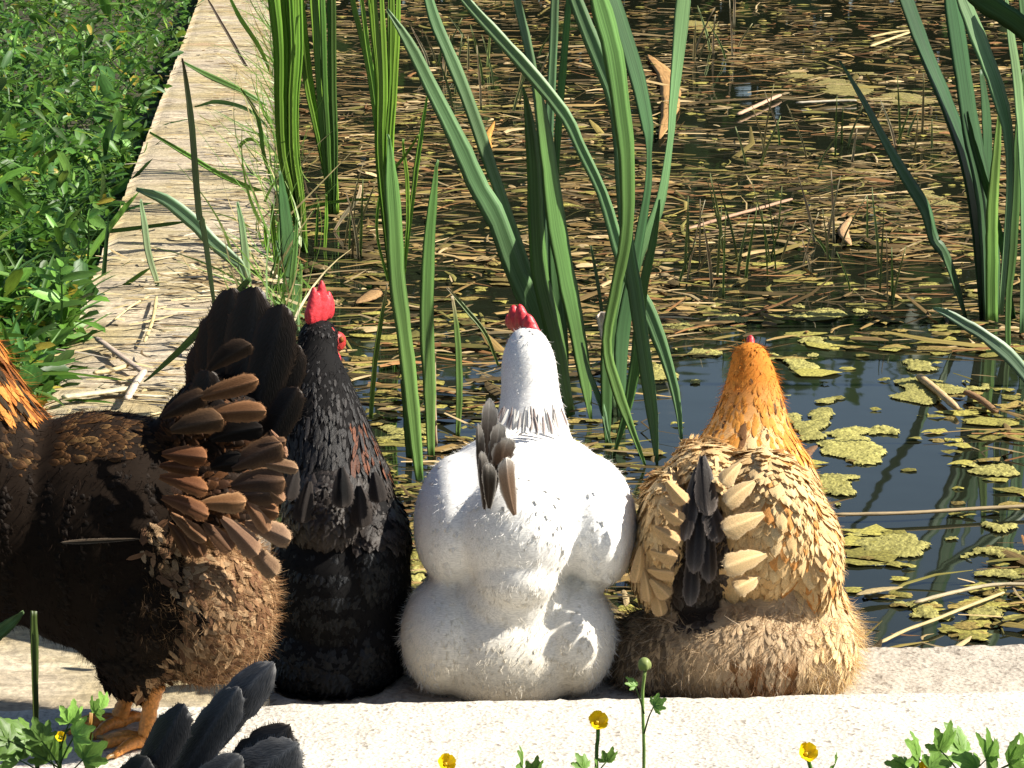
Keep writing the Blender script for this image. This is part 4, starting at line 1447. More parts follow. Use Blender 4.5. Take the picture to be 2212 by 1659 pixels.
for (bx, by, tx, ty, w, yb, yt, c, nd, sb) in (
        (1044, 1095, 1034, 915, 46, 2.634, 2.602, (0.030, 0.022, 0.017), (-0.75, -0.65, 0.1), 0.0), (1052, 1090, 1058, 860, 58, 2.636, 2.604, DK, (-0.45, -0.85, 0.1), 0.0),
        (1060, 1085, 1080, 912, 52, 2.632, 2.598, DK, (-0.3, -0.9, 0), 0.0), (1046, 1100, 1042, 975, 44, 2.622, 2.592, (0.022, 0.016, 0.013), (-0.7, -0.7, 0), 0.0),
        (1070, 1045, 1092, 945, 60, 2.626, 2.598, (0.17, 0.105, 0.065), (0.1, -1, 0.2), 0.05), (1112, 1112, 1076, 995, 54, 2.612, 2.590, (0.2, 0.13, 0.085), (0.2, -1, 0.15), 0.12),
        (1056, 1098, 1056, 1000, 46, 2.615, 2.588, (0.022, 0.016, 0.012), (-0.4, -0.9, 0), 0.0)):
    big_feather(wh, 'tail_feather', on_y(bx, by, yb), on_y(tx, ty, yt), w * mpp(2.6), nd, c, WE, bend=0.04, sidebend=sb, edge=5.0, edgew=1.2, tipp=2.8, cols=15, rows=20)

# ---- buff hen -------------------------------------------------------------
bh = empty('hen', on_y(1590, 1500, 2.70), 'buff hen with orange neck and dark tail sitting at the right end of the row', 'hen', 'hens at the pond')
bh.location.z = ZL
bh['floor'] = ZL + 0.001
bm = bmesh.new()
E(bm, 1600, 1130, 2.77, 190, 150, 0.125, tilt=0.15)
E(bm, 1435, 1140, 2.705, 54, 125, 0.06, roll=0.1)
E(bm, 1410, 1215, 2.70, 42, 90, 0.04)
E(bm, 1655, 1130, 2.695, 110, 160, 0.07, roll=-0.12)
E(bm, 1745, 1190, 2.74, 68, 130, 0.09, roll=-0.08)
E(bm, 1530, 1010, 2.73, 70, 48, 0.07)
E(bm, 1500, 1230, 2.73, 110, 130, 0.07)
E(bm, 1590, 1400, 2.69, 215, 118, 0.085)
E(bm, 1760, 1390, 2.72, 92, 116, 0.08)
E(bm, 1420, 1420, 2.73, 110, 100, 0.08)
E(bm, 1600, 1440, 2.76, 220, 90, 0.10)
E(bm, 1660, 1300, 2.735, 165, 110, 0.085)
E(bm, 1620, 1150, 2.87, 150, 170, 0.09)
tube(bm, [on_y(1615, 1060, 2.83), on_y(1619, 965, 2.85), on_y(1624, 880, 2.865), on_y(1624, 815, 2.875), on_y(1621, 778, 2.88)], [0.078, 0.052, 0.037, 0.0275, 0.021], 26)
E(bm, 1620, 776, 2.885, 40, 36, 0.027)
bV = union_body('body', bm, bh, ZL + 0.001, 0.0045, 4)
BUFF, BUFFL, ORNG = (0.62, 0.40, 0.18), (0.72, 0.53, 0.28), (0.52, 0.185, 0.028)
BFL, BDK = (0.47, 0.34, 0.205), (0.03, 0.022, 0.017)


def wedge(px, py):
    """dark tail opening between the drooping cushions"""
    l = np.interp(py, [985, 1040, 1120, 1200, 1300, 1345], [1512, 1492, 1468, 1458, 1448, 1470])
    r = np.interp(py, [985, 1040, 1120, 1200, 1300, 1345], [1524, 1552, 1572, 1578, 1560, 1540])
    return 985 < py < 1350 and l < px < r


def b_style(px, py, p, n, fl=False):
    dark = wedge(px, py) and p[1] < 2.78
    low = py > 1290
    if fl:
        if dark and py > 1180:
            return dict(l=0.014, c=(0.09, 0.065, 0.045), var=0.5) if random.random() < 0.4 else None
        if not low:
            if py < 1000 and p[1] > 2.79:
                k = (py - 740) / 240
                return dict(l=0.011, c=mix(ORNG, (0.62, 0.29, 0.06), k), var=0.25, up=0.35)
            return dict(l=0.013, c=mix(BUFF, BUFFL, random.random()), var=0.15, up=0.35)
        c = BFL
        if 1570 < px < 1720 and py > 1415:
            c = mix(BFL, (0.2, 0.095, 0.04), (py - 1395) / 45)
        if px > 1720:  # sun-side brightness put into the down colour
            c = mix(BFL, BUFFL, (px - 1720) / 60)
        if px < 1520:  # shade on the left side put into the down colour
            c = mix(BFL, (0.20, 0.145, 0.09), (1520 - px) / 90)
        if random.random() < 0.2:
            c = (0.52, 0.42, 0.3)
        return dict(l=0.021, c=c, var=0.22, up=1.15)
    if py < 1000 and p[1] > 2.79:
        k = (py - 740) / 240
        c = mix(ORNG, (0.62, 0.29, 0.06), k)
        if random.random() < 0.12 * k:
            c = (0.14, 0.07, 0.03)
        return dict(l=0.014 + 0.022 * max(0, k), w=0.0055 + 0.003 * max(0, k), c=c, e=[x * 1.12 for x in c], var=0.16, lift=1.0)
    if dark:
        return dict(l=0.028, w=0.016, c=BDK, e=(0.10, 0.08, 0.065), var=0.4)
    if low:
        c = BFL if px > 1520 else mix(BFL, (0.20, 0.145, 0.09), (1520 - px) / 90)  # feathers darken to the left, shade put into their colour
        if px > 1720:  # feathers lighten to the right, sunlight put into their colour
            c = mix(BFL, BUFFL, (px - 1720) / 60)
        if random.random() < 0.6:
            return None
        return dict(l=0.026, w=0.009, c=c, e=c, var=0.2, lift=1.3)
    c = mix(BUFF, BUFFL, random.random())
    if px > 1660 and random.random() < 0.13:
        c = (0.58, 0.27, 0.08)
    return dict(l=0.044, w=0.021, c=[x * 0.95 for x in c], e=c, var=0.08, lift=1.0)


def b_flow(p, n):
    return FL_AWAY + np.array([0.35 * np.sign(n[0]) * min(1, abs(n[0]) * 2) * 0.4, 0, -0.15])


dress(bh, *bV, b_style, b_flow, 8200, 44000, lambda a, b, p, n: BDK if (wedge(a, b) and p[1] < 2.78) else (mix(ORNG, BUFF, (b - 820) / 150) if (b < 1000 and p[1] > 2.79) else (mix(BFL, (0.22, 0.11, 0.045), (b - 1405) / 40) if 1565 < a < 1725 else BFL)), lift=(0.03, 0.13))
comb_part(bh, on_y(1621, 748, 2.895), (0.05, 1, 0.1), (0, 0, 1), 0.03, 0.013, 0.009, 3.0, M['comb'])
head_parts(bh, on_y(1621, 772, 2.895), (0.1, 1, -0.2), 0.021, M['comb'])
GE = (0.17, 0.14, 0.12)
for (bx, by, tx, ty, w, yb, yt, nd) in ((1518, 985, 1530, 1115, 66, 2.665, 2.640, (0.1, -1, 0.2)), (1505, 1010, 1478, 1170, 50, 2.668, 2.635, (-0.5, -1, 0.1)),
                                        (1525, 1060, 1552, 1172, 64, 2.660, 2.632, (0.3, -1, 0.2)), (1508, 1080, 1498, 1240, 60, 2.660, 2.632, (-0.2, -1, 0.1)),
                                        (1530, 1130, 1532, 1260, 56, 2.658, 2.635, (0.3, -1, 0)), (1498, 1180, 1490, 1310, 50, 2.662, 2.640, (-0.2, -1, 0))):
    big_feather(bh, 'tail_feather', on_y(bx, by, yb), on_y(tx, ty, yt), w * mpp(2.65), nd, (0.016, 0.012, 0.010), GE, bend=0.06, edge=2.4, edgew=0.9, material=M['feather_gloss'])
for (bx, by, tx, ty, w, y) in ((1650, 1110, 1563, 1150, 64, 2.622), (1655, 1196, 1562, 1222, 66, 2.620), (1630, 1040, 1564, 1085, 54, 2.630), (1640, 1245, 1588, 1275, 54, 2.626),
                               (1600, 1000, 1556, 1042, 46, 2.645)):
    big_feather(bh, 'cushion_feather', on_y(bx, by, y), on_y(tx, ty, y - 0.012), w * mpp(2.62), (-0.25, -1, 0.45), mix(BUFF, BUFFL, 0.5), (0.70, 0.52, 0.3), bend=0.25, sidebend=random.uniform(-0.08, 0.08), cup=0.5, tipp=3.4)
for (bx, by, tx, ty, w, y) in ((1440, 1040, 1478, 1090, 46, 2.645), (1425, 1090, 1474, 1130, 46, 2.642), (1415, 1140, 1468, 1172, 46, 2.642), (1405, 1190, 1462, 1208, 48, 2.645),
                               (1400, 1230, 1455, 1240, 48, 2.65), (1405, 1250, 1446, 1290, 46, 2.65), (1415, 1275, 1432, 1330, 44, 2.655), (1390, 1230, 1405, 1300, 40, 2.655), (1385, 1180, 1380, 1260, 40, 2.66)):
    big_feather(bh, 'cushion_feather', on_y(bx, by, y), on_y(tx, ty, y - 0.010), w * mpp(2.64), (0.2, -1, 0.35), [c * 0.92 for c in BUFF], (0.56, 0.37, 0.19), bend=0.22, sidebend=random.uniform(-0.1, 0.1), cup=0.45, tipp=3.0)

# ---- black hen ------------------------------------------------------------
kh = empty('hen', on_y(735, 1500, 2.74), 'black hen with red comb sitting partly hidden behind the brown hen', 'hen', 'hens at the pond')
kh.location.z = ZL
kh['floor'] = ZL + 0.001
bm = bmesh.new()
E(bm, 735, 1260, 2.77, 155, 210, 0.12)
E(bm, 800, 1200, 2.76, 88, 150, 0.10)
E(bm, 720, 1400, 2.75, 165, 115, 0.11)
E(bm, 790, 1390, 2.73, 80, 120, 0.08)
E(bm, 720, 1090, 2.76, 112, 110, 0.09)
tube(bm, [on_y(725, 1060, 2.77), on_y(704, 960, 2.79), on_y(690, 860, 2.81), on_y(684, 780, 2.83), on_y(686, 735, 2.84)], [0.062, 0.053, 0.040, 0.026, 0.022], 28)
E(bm, 688, 728, 2.85, 44, 40, 0.03)
kV = union_body('body', bm, kh, ZL + 0.001, 0.0045, 4)
BLK, BLK2 = (0.012, 0.0115, 0.012), (0.035, 0.03, 0.028)


def k_style(px, py, p, n, fl=False):
    if fl:
        if py < 1160:
            return dict(l=0.013, c=random.choice([BLK, BLK2]), var=0.4, up=0.35)
        return dict(l=0.012, c=(0.006, 0.006, 0.007), var=0.3, up=0.3)
    if py < 1010:
        c = BLK if random.random() < 0.75 else BLK2
        e = BLK2
        if px > 755 and py > 900 and random.random() < 0.35:
            c, e = (0.10, 0.03, 0.01), (0.2, 0.06, 0.02)
        k = (py - 740) / 260
        return dict(l=0.018 + 0.026 * max(0, k), w=0.0045 + 0.0025 * max(0, k), c=[x * 0.8 for x in c], e=[x * 0.75 for x in e], var=0.3, lift=0.9)
    if py < 1160:
        return dict(l=0.042, w=0.024, c=(0.018, 0.014, 0.012), e=(0.045, 0.036, 0.031), var=0.35, lift=0.7)
    return dict(l=0.034, w=0.022, c=(0.0045, 0.005, 0.006), e=(0.006, 0.007, 0.0085), var=0.2, lift=0.15)


dress(kh, *kV, k_style, lambda p, n: FL_AWAY, 7000, 18000, lambda a, b, p, n: (0.007, 0.0065, 0.0065), fmat='feather_gloss', lift=(0.02, 0.10))
comb_part(kh, on_y(688, 688, 2.852), (0.55, 0.8, 0.05), (-0.02, 0, 1), 0.040, 0.043, 0.011, 2.6, M['comb'], lean=0.1)
head_parts(kh, on_y(692, 735, 2.86), (0.75, 0.8, -0.15), 0.024, M['comb_dark'], wattle=False)
blob_part('wattle', [(on_y(731, 800, 2.835), (0.006, 0.007, 0.011), None), (on_y(726, 778, 2.838), (0.006, 0.006, 0.010), None)], kh, M['comb'])
blob_part('face', [(on_y(714, 735, 2.842), (0.007, 0.008, 0.016), None), (on_y(720, 765, 2.84), (0.006, 0.006, 0.012), None)], kh, M['comb_dark'])
big_feather(kh, 'saddle_feather', on_y(738, 1010, 2.68), on_y(740, 1098, 2.664), 62 * mpp(2.68), (0, -1, 0.2), (0.006, 0.006, 0.006), (0.085, 0.07, 0.062), bend=0.15, edge=1.7, tipp=3)
for (bx, by, tx, ty, w) in ((668, 1040, 650, 1130, 56), (700, 1060, 700, 1150, 62), (775, 1050, 782, 1140, 60), (640, 1010, 620, 1080, 50), (808, 1020, 820, 1085, 50), (735, 1080, 745, 1165, 62)):
    big_feather(kh, 'saddle_feather', on_y(bx, by, 2.685), on_y(tx, ty, 2.668), w * mpp(2.68), (0, -1, 0.2), (0.02, 0.016, 0.014), (0.045, 0.036, 0.031), bend=0.14, edge=2.4, tipp=3.4, cup=0.35)

# ---- brown hen ------------------------------------------------------------
rh = empty('hen', on_z(280, 1600, 0.0), 'dark brown hen standing sideways at far left, tail raised and head out of frame', 'hen', 'hens at the pond')
bm = bmesh.new()
YB = 2.48
E(bm, 235, 1150, YB, 300, 265, 0.098, roll=0.12)
E(bm, 20, 1120, YB, 235, 235, 0.092)
E(bm, 330, 1270, YB, 210, 205, 0.098)
E(bm, 435, 1290, YB - 0.01, 158, 185, 0.088, roll=-0.15)
E(bm, 470, 1060, YB, 120, 125, 0.072, roll=-0.4)
E(bm, 480, 930, YB, 70, 120, 0.048, roll=0.35)
E(bm, 425, 905, YB, 70, 120, 0.05, roll=0.75)
E(bm, 300, 1400, YB - 0.035, 100, 80, 0.05)
E(bm, 300, 1400, YB + 0.035, 100, 80, 0.05)
tube(bm, [on_y(-20, 1030, YB), on_y(-70, 900, YB), on_y(-110, 760, YB), on_y(-150, 620, YB), on_y(-160, 560, YB)], [0.078, 0.062, 0.045, 0.028, 0.023], 28)
E(bm, -170, 550, YB, 52, 46, 0.026)
tube(bm, [on_y(285, 1440, YB - 0.035), on_y(300, 1490, YB - 0.035)], [0.030, 0.014], 8)
tube(bm, [on_y(275, 1440, YB + 0.02), on_y(282, 1480, YB + 0.02)], [0.030, 0.014], 8)
rV = union_body('body', bm, rh, None, 0.0045, 4)
DBR, LBR = (0.0115, 0.0065, 0.0035), (0.10, 0.046, 0.015)


def r_style(px, py, p, n, fl=False):
    rump = px > 350 + 60 * math.sin(py * 0.02) and py > 1120
    if fl:
        if px < 110 and py < 900:
            if random.random() < 0.75:
                return None
            return dict(l=0.02, c=random.choice([(0.42, 0.15, 0.03), (0.3, 0.1, 0.02)]), var=0.3, up=0.4, flow=np.array([0.45, 0, -0.85]))
        if py < 1130 or px < 300:
            return dict(l=0.010, c=random.choice([DBR, (0.018, 0.009, 0.005)]), var=0.4, up=0.3) if random.random() < 0.6 else None
        k = (px - 330) / 130
        c = mix((0.05, 0.03, 0.015), random.choice([(0.34, 0.2, 0.10), (0.42, 0.28, 0.15), (0.24, 0.12, 0.055)]), k)
        return dict(l=0.013, c=c, var=0.35, up=1.2)
    if px < 110 and py < 885 - 0.0 * px and py < 900 - 0.9 * (px - 40) * 0:
        c = random.choice([(0.42, 0.15, 0.03), (0.5, 0.2, 0.045), (0.18, 0.06, 0.015), (0.03, 0.02, 0.01)])
        return dict(l=0.04, w=0.007, c=c, e=[x * 1.2 for x in c], var=0.25, lift=1.3, flow=np.array([0.45, 0, -0.85]))
    if rump:
        if random.random() < 0.25:
            return None
        c = random.choice([(0.20, 0.11, 0.055), (0.27, 0.16, 0.08), (0.14, 0.07, 0.035), (0.34, 0.22, 0.12)])
        j = [random.gauss(0, 0.55) for _ in range(3)]
        return dict(l=0.021, w=0.0075, c=c, e=[min(1, x * 1.35) for x in c], var=0.3, lift=2.0, flow=np.array([0.5 + j[0], j[1], -0.85 + j[2]]))
    if py < 1010 - 0.12 * px and px < 360:
        c = DBR
        e = LBR if random.random() < 0.75 else (0.2, 0.11, 0.04)
        return dict(l=0.024, w=0.012, c=c, e=e, var=0.3, lift=1.0)
    if px > 360 and py < 880:
        return dict(l=0.034, w=0.02, c=(0.007, 0.005, 0.004), e=(0.016, 0.010, 0.007), var=0.3, lift=0.3)
    if px > 360 and py < 1130:
        c = random.choice([(0.018, 0.010, 0.006), (0.035, 0.016, 0.008), (0.07, 0.03, 0.012)])
        return dict(l=0.032, w=0.018, c=c, e=[x * 1.9 for x in c], var=0.3, lift=1.2)
    f = random.uniform(0.6, 1.1)
    return dict(l=0.036, w=0.022, c=[x * f * 0.8 for x in DBR], e=[x * f * 1.15 for x in DBR], var=0.15, lift=0.06)


dress(rh, *rV, r_style, lambda p, n: np.array([0.85, 0, -0.45]) if p[2] > 0.07 else np.array([0.5, 0, -0.85]), 12500, 60000,
      lambda a, b, p, n: (0.42, 0.15, 0.03) if (a < 60 and b < 880) else ((0.2, 0.115, 0.055) if a > 400 and b > 1140 else DBR), lift=(0.02, 0.12), thick=1.0, fluff_curl=1.0)
comb_part(rh, on_y(-175, 505, YB), (-1, 0, 0.1), (0, 0, 1), 0.045, 0.03, 0.008, 3, M['comb'])
head_parts(rh, on_y(-180, 548, YB), (-1, 0, -0.1), 0.023, M['comb'])
foot(rh, on_z(318, 1612, 0.0) + Vector((0, 0, 0.014)), 0.0, (-0.95, -0.3, 0), on_y(330, 1478, YB - 0.035))
foot(rh, on_z(262, 1570, 0.0) + Vector((0, 0, 0.014)), 0.0, (-0.9, -0.45, 0), on_y(288, 1470, YB + 0.01))
TD, TE = (0.0065, 0.005, 0.0045), (0.03, 0.018, 0.011)
for (bx, by, tx, ty, w, y, sb) in ((420, 1000, 470, 745, 120, YB + 0.012, 0.10), (440, 1000, 505, 680, 140, YB + 0.006, 0.10), (465, 1000, 548, 634, 150, YB, 0.12), (490, 1010, 592, 630, 150, YB - 0.010, 0.10),
                                   (520, 1010, 622, 660, 130, YB - 0.018, 0.03), (540, 1020, 636, 740, 110, YB - 0.012, -0.02), (420, 1000, 462, 800, 100, YB - 0.034, 0.05), (545, 1030, 634, 830, 90, YB - 0.026, -0.05)):
    big_feather(rh, 'tail_feather', on_y(bx, by, y), on_y(tx, ty, y), w * mpp(YB, 900), (-0.15, -1, 0.1), TD, TE, bend=0.05, sidebend=-sb, tipp=3.2, material=M['feather_gloss'], edge=3)
RB, RE = (0.13, 0.06, 0.026), (0.32, 0.16, 0.075)
GB, GEd = (0.06, 0.034, 0.022), (0.22, 0.12, 0.062)
y1 = YB - 0.075
for (bx, by, tx, ty, w, dy, c, e) in (
        (420, 862, 558, 818, 56, 0.0, RB, RE), (430, 900, 573, 872, 62, -0.006, RB, RE), (370, 930, 478, 892, 74, -0.010, (0.05, 0.03, 0.018), (0.16, 0.085, 0.04)),
        (350, 900, 440, 842, 64, 0.004, (0.03, 0.018, 0.012), (0.09, 0.05, 0.025)), (450, 800, 530, 730, 66, 0.01, (0.02, 0.013, 0.009), (0.06, 0.036, 0.022)),
        (350, 980, 448, 985, 58, -0.014, (0.09, 0.035, 0.015), (0.26, 0.11, 0.045)), (345, 1030, 452, 1045, 58, -0.016, (0.12, 0.045, 0.018), (0.3, 0.13, 0.05)),
        (350, 1075, 455, 1098, 54, -0.016, (0.11, 0.045, 0.02), (0.27, 0.12, 0.05)), (370, 1110, 446, 1168, 42, -0.016, (0.13, 0.06, 0.025), (0.34, 0.18, 0.09)),
        (500, 1010, 604, 948, 84, 0.0, GB, GEd), (500, 1050, 612, 1020, 84, -0.003, GB, GEd), (505, 1070, 600, 1062, 70, -0.005, GB, GEd), (560, 960, 618, 956, 34, 0.0, GB, GEd), (520, 1090, 604, 1100, 50, -0.006, RB, RE), (365, 1130, 420, 1190, 40, -0.015, (0.07, 0.03, 0.012), (0.2, 0.09, 0.035)), (345, 1005, 430, 1012, 46, -0.013, (0.08, 0.03, 0.012), (0.22, 0.09, 0.035)), (455, 950, 560, 905, 66, 0.006, (0.008, 0.006, 0.005), (0.014, 0.010, 0.008)), (455, 1010, 530, 985, 66, 0.004, (0.007, 0.005, 0.004), (0.012, 0.009, 0.007)),  # last two near-black: shade of the tail hollow given as feather colour
        (560, 1000, 645, 1005, 40, -0.002, (0.2, 0.11, 0.06), (0.4, 0.25, 0.14)), (545, 1030, 612, 1085, 44, -0.006, (0.15, 0.08, 0.04), (0.36, 0.2, 0.11)),
        (585, 930, 622, 985, 28, 0.004, (0.18, 0.09, 0.05), (0.36, 0.2, 0.12)), (430, 1088, 532, 1086, 58, -0.014, (0.2, 0.095, 0.04), (0.42, 0.23, 0.11)),
        (530, 1130, 632, 1152, 64, -0.004, (0.2, 0.12, 0.075), (0.42, 0.27, 0.16)), (480, 1120, 565, 1190, 62, -0.012, (0.2, 0.11, 0.065), (0.36, 0.22, 0.13)),
        (530, 1080, 585, 1145, 46, -0.008, (0.24, 0.12, 0.06), (0.42, 0.24, 0.13)), (440, 1130, 500, 1190, 50, -0.014, (0.09, 0.045, 0.022), (0.24, 0.12, 0.06)),
        (540, 1180, 600, 1240, 60, -0.004, (0.2, 0.12, 0.07), (0.36, 0.23, 0.13)), (400, 1150, 440, 1200, 44, -0.016, (0.08, 0.035, 0.015), (0.24, 0.11, 0.045))):
    big_feather(rh, 'covert_feather', on_y(bx, by, y1 + dy), on_y(tx, ty, y1 + dy - 0.004), w * mpp(y1, 1000), (random.uniform(-0.1, 0.45), -1, random.uniform(0.1, 0.5)), c, e, bend=random.uniform(0.1, 0.3), sidebend=random.uniform(-0.1, 0.16), cup=random.uniform(0.25, 0.6), tipp=3.2, edge=1.7)
big_feather(rh, 'wing_feather', on_y(300, 1164, 2.381), on_y(130, 1172, 2.379), 16 * mpp(2.38), (0, -1, 0.5), (0.05, 0.035, 0.022), (0.16, 0.12, 0.085), bend=0.02)

# ---- black hen at the bottom, only the tail reaches into view ---------------
fh = empty('hen', on_y(300, 2000, 2.17), 'charcoal black hen showing only its tail feathers at the bottom left edge', 'hen', 'hens at the pond')
fh.location.z = ZG
bm = bmesh.new()
E(bm, 150, 1890, 2.16, 300, 200, 0.10)
E(bm, 280, 1830, 2.18, 150, 120, 0.07)
E(bm, 60, 1900, 2.15, 200, 190, 0.09)
tube(bm, [on_y(-20, 1850, 2.14), on_y(-90, 1740, 2.12), on_y(-130, 1640, 2.1)], [0.06, 0.04, 0.024], 16)
E(bm, -140, 1630, 2.1, 45, 40, 0.024)
fV = union_body('body', bm, fh, ZG + 0.04, 0.006, 4)
dress(fh, *fV, lambda px, py, p, n, fl=False: dict(l=0.036, w=0.022, c=BLK, e=BLK2, var=0.3), lambda p, n: np.array([0.85, 0, -0.3]), 2600, 0, lambda a, b, p, n: BLK, fmat='feather_gloss', lift=(0.02, 0.1))
comb_part(fh, on_y(-145, 1588, 2.1), (-1, 0, 0.1), (0, 0, 1), 0.04, 0.025, 0.008, 3, M['comb'])
head_parts(fh, on_y(-150, 1628, 2.1), (-1, -0.1, -0.1), 0.022, M['comb'])
for dx, dy in ((0, -0.02), (30, 0.03)):
    k_ = on_y(140 + dx, 2040, 2.16 + dy)
    k_.z = ZG + 0.07
    foot(fh, Vector((k_.x, k_.y, ZG + 0.014)), ZG, (-1, 0, 0), k_)
G0, G1 = (0.035, 0.034, 0.035), (0.10, 0.098, 0.10)
for (bx, by, tx, ty, w, y, c, e, sb) in ((270, 1800, 574, 1414, 122, 2.262, G0, G1, -0.05), (330, 1790, 505, 1475, 112, 2.25, (0.02, 0.02, 0.021), (0.075, 0.075, 0.078), -0.04),
                                         (250, 1800, 400, 1520, 110, 2.242, (0.010, 0.010, 0.011), (0.03, 0.03, 0.032), 0.0), (380, 1850, 606, 1548, 150, 2.236, (0.012, 0.012, 0.012), (0.03, 0.024, 0.02), -0.08),
                                         (360, 1850, 614, 1572, 165, 2.225, (0.04, 0.04, 0.041), (0.095, 0.095, 0.097), -0.12), (300, 1850, 500, 1610, 110, 2.215, (0.028, 0.028, 0.028), (0.1, 0.1, 0.1), -0.1),
                                         (210, 1800, 320, 1636, 110, 2.23, (0.010, 0.010, 0.010), (0.025, 0.025, 0.025), 0.0)):
    big_feather(fh, 'tail_feather', on_y(bx, by, y), on_y(tx, ty, y + 0.01), w * mpp(y, 1600), (-0.35, -1, 0.35), c, e, bend=0.1, sidebend=-sb, tipp=3.6, cup=0.3, material=M['feather_gloss'], edge=1.5, rows=20, cols=11)

# ------------------------------------------------------------------ buttercups in front of the kerb
YF = 2.255


def petal_flower(root, c, r, yaw, tiltv):
    """five cupped petals, each its own mesh, and a button of stamens"""
    c = Vector(c)
    up = Vector(tiltv).normalized()
    a = up.orthogonal().normalized()
    b = up.cross(a)
    parts = [(c + up * r * 0.2, (r * 0.22, r * 0.22, r * 0.22), None)]
    bm = bmesh.new()
    for p, rr, _ in parts:
        uv_ball(bm, p, rr, None, 10, 8)
    V, T, fn, vn = union_body('x', bm, root, None, 0.0012, 1)
    fc = mesh_obj('flower_centre', V, T, M['flower'], root, np.tile((0.6, 0.42, 0.02), (len(V), 1)), V * 0)
    for k in range(5):
        t = yaw + k * 2 * math.pi / 5
        d = (a * math.cos(t) + b * math.sin(t)).normalized()
        s = up.cross(d)
        V, C, fu = [], [], []
        for i in range(6):
            q = i / 5
            w = r * 0.62 * math.sin(math.pi * (0.12 + 0.7 * q)) ** 0.8
            for v in (-1, -0.5, 0, 0.5, 1):
                p = c + d * (r * q * (0.85 + 0.1 * math.cos(v * 2))) + s * (w * v) + up * (r * (0.75 * q ** 1.6 + 0.18 * v * v * q))
                V.append(p)
                C.append((0.82, 0.6, 0.01))
                fu.append((v, q, 0.2))
        mesh_obj('petal', V, quads_grid(6, 5), M['flower'], fc, C, fu)


def lobed_leaf(root, base, direction, size, up, col):
    """three-part buttercup leaf: one mesh of five toothed lobes"""
    base, d = Vector(base), Vector(direction).normalized()
    u = Vector(up)
    u = (u - d * u.dot(d)).normalized()
    s = d.cross(u)
    V, Q, C, fu = [], [], [], []
    for ang, l, w in ((0, 1, 0.40), (0.7, 0.85, 0.34), (-0.7, 0.9, 0.34), (1.45, 0.7, 0.26), (-1.45, 0.65, 0.26)):
        dd = d * math.cos(ang) + s * math.sin(ang)
        ss = dd.cross(u)
        b0 = len(V)
        for i in range(8):
            t = i / 7
            ww = size * w * 0.5 * (0.18 + math.sin(math.pi * min(1, t * 0.92 + 0.06)) ** 1.2) * (1.0 + 0.35 * (1 if i in (4, 6) else -0.35 if i in (5,) else 0))
            if i == 7:
                ww = size * 0.015
            for v in (-1, 0, 1):
                V.append(base + dd * (size * l * (t + 0.1 * abs(v) * (i > 2))) + ss * (ww * v) + u * (0.2 * ww * abs(v) - 0.18 * size * t * t))
                f = random.uniform(0.88, 1.1)
                C.append([c * f for c in col])
                fu.append((v, t, ang))
        for i in range(7):
            for j in range(2):
                a = b0 + i * 3 + j
                Q.append([a, a + 1, a + 4, a + 3])
    return mesh_obj('leaf', V, Q, M['leaf'], root, C, fu)


def buttercup(label, stem, flower=None, bud=None, leaves=(), y=YF, col=(0.10, 0.2, 0.04), r=22, cat='buttercup', tilt=(0.25, -0.75, 0.65), name='buttercup', w=6):
    top = stem[-1]
    f = on_y(stem[0][0], stem[0][1], y)
    x0 = f.x
    root = empty(name, (x0, y, ZG), label, cat, 'buttercups in front of the kerb')
    gpx, gpy = proj((x0, y, ZG))
    blade('stem', [(gpx, gpy, w + 1)] + [(a, b, w) for a, b in stem], root, [c * 1.5 for c in col], depth=y, n=14, yaw=0.8, thick=0.003, twist=0)
    if flower:
        petal_flower(root, on_y(flower[0], flower[1], y), r * mpp(y, 1600), random.uniform(0, 6), tilt)
    if bud:
        bp = on_y(bud[0], bud[1], y)
        bm = bmesh.new()
        rb = bud[2] * mpp(y, 1500)
        uv_ball(bm, bp, (rb, rb, rb * 1.05), None, 14, 10)
        for k in range(5):
            a = k * 1.2566
            uv_ball(bm, bp + Vector((math.cos(a) * rb * 0.7, math.sin(a) * rb * 0.7, -rb * 0.2)), (rb * 0.45, rb * 0.45, rb * 0.8), None, 8, 6)
        V, T, fn, vn = union_body('bud', bm, root, None, rb * 0.18, 2)
        mesh_obj('bud', V, T, M['leaf'], root, np.tile((0.3, 0.36, 0.12), (len(V), 1)), V * 0)
    for (x, yy, dx, dy, size, k) in leaves:
        p = on_y(x, yy, y - random.uniform(-0.02, 0.03))
        # leaf stalk from the plant's stem
        sx, sy = np.interp(yy + 60, [top[1], gpy], [top[0], gpx]), yy + 60
        ls = blade('leaf_stalk', [(sx, min(sy, gpy), 4), ((sx + x) / 2, yy + 26, 3.5), (x, yy, 3)], root, col, depth=p.y, n=6, yaw=0, twist=0)
        lobed_leaf(ls, p, (dx + random.uniform(-0.3, 0.3), random.uniform(-0.9, 0.2), -dy), 1.0 * size * mpp(y, 1600), (random.uniform(-0.2, 0.9), -0.6, 0.75), [c * k for c in (0.17, 0.31, 0.06)])
    return root


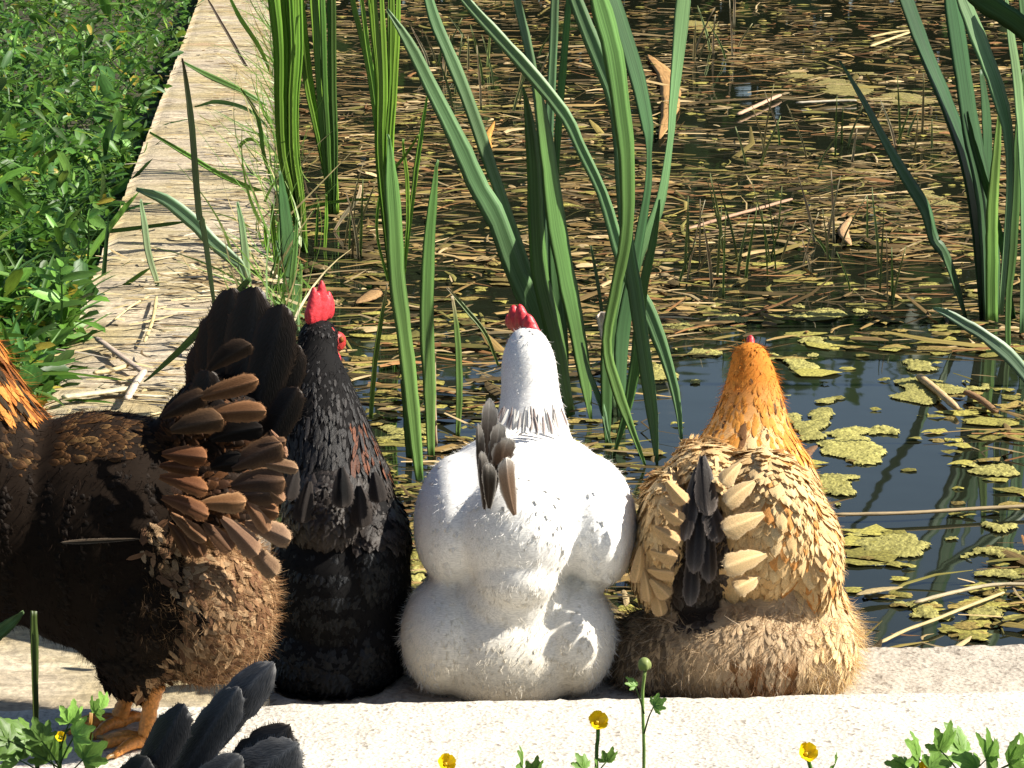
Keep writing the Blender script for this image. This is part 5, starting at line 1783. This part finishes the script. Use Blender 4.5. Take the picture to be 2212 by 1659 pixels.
buttercup('open yellow buttercup flower in front of the white hen', [(1286, 1660), (1288, 1600), (1288, 1562)], flower=(1288, 1562), r=24, leaves=())
buttercup('yellow buttercup flower cut by the bottom edge left of centre', [(966, 1740), (964, 1690), (962, 1650)], flower=(962, 1652), r=22)
buttercup('yellow buttercup flower with a side shoot in front of the buff hen', [(1770, 1760), (1758, 1690), (1742, 1628)], flower=(1740, 1630), r=24, leaves=((1800, 1660, 0.3, -1, 40, 1.0),))
buttercup('tall thin buttercup stem with a round green bud in front of the buff hen', [(1390, 1659), (1388, 1560), (1387, 1500), (1392, 1445)], bud=(1392, 1434, 14), r=0, col=(0.2, 0.28, 0.09),
          leaves=((1372, 1482, -0.8, -0.7, 26, 1.0), (1412, 1525, 0.8, -0.5, 30, 1.3)), w=5)
buttercup('leafy buttercup shoot at the bottom edge, left of the tall bud stem', [(1272, 1760), (1270, 1700), (1268, 1660)], leaves=((1262, 1660, -0.5, -1, 36, 1.0), (1310, 1645, 0.6, -0.8, 36, 0.9), (1290, 1660, 0.1, -1, 30, 0.9)))
buttercup('small upright buttercup leaf at the bottom edge in front of the white hen', [(1130, 1760), (1132, 1700), (1128, 1660)], leaves=((1128, 1655, -0.1, -1, 48, 0.9), (1148, 1668, 0.5, -0.9, 40, 1.0)))
buttercup('broad buttercup leaves filling the bottom right corner', [(2060, 1800), (2070, 1720), (2080, 1660)], y=YF, leaves=(
    (1985, 1640, -0.4, -1, 70, 1.1), (2030, 1620, 0.3, -0.8, 64, 1.2), (2080, 1625, -0.2, -0.9, 70, 1.0), (2130, 1640, 0.5, -0.7, 80, 1.1), (2180, 1650, 0.2, -0.9, 70, 0.9), (2010, 1660, 0.7, -0.4, 60, 1.1), (2110, 1660, -0.7, -0.5, 60, 1.2), (1960, 1662, -0.7, -0.4, 50, 1.0), (2215, 1640, 0.1, -0.8, 60, 1.2)), r=18, flower=(1995, 1662))
buttercup('buttercup plant with lit leaves and a small yellow flower at the bottom left corner', [(120, 1800), (125, 1700), (130, 1590)], flower=(130, 1594), r=13, leaves=(
    (150, 1560, 0.1, -1, 48, 1.7), (160, 1590, 0.8, -0.5, 50, 1.6), (60, 1590, -0.8, -0.4, 70, 0.8), (40, 1640, -0.5, -0.7, 70, 0.9), (110, 1640, 0.2, -0.8, 70, 0.8), (180, 1640, 0.6, -0.5, 60, 1.1), (20, 1600, -0.4, -0.8, 60, 0.6), (90, 1600, -0.2, -0.9, 50, 0.7), (220, 1530, 0.2, -1, 40, 1.6)))  # high last factors paint sunlight into those leaves' colour
buttercup('orange-brown withered buttercup leaves beside the brown hen\'s feet', [(180, 1800), (185, 1650), (195, 1540)], leaves=((205, 1540, 0.3, -1, 40, 1.0),), col=(0.3, 0.16, 0.04))
clump('weed_stalk', (78, 1700), 'dark upright plant stem at the left edge below the brown hen\'s breast', 'stem', [
    dict(p=[(82, 1760, 9), (78, 1600, 10), (74, 1480, 13), (72, 1400, 14), (70, 1320, 9)], c=(0.07, 0.10, 0.02), depth=YF, yaw=0.3, thick=0.006)], RUSH, zbase=ZG, foot_y=YF)
clump('weed_sprig', (-20, 1400), 'pointed green leaf entering at the left edge below the brown hen\'s breast', 'leaf', [
    dict(p=[(-60, 1420, 12), (-10, 1370, 30), (20, 1345, 26), (50, 1320, 6)], c=(0.12, 0.2, 0.08), depth=2.3, yaw=0.3)], RUSH, zbase=ZG, foot_y=2.3)
LAYER.exclude = False
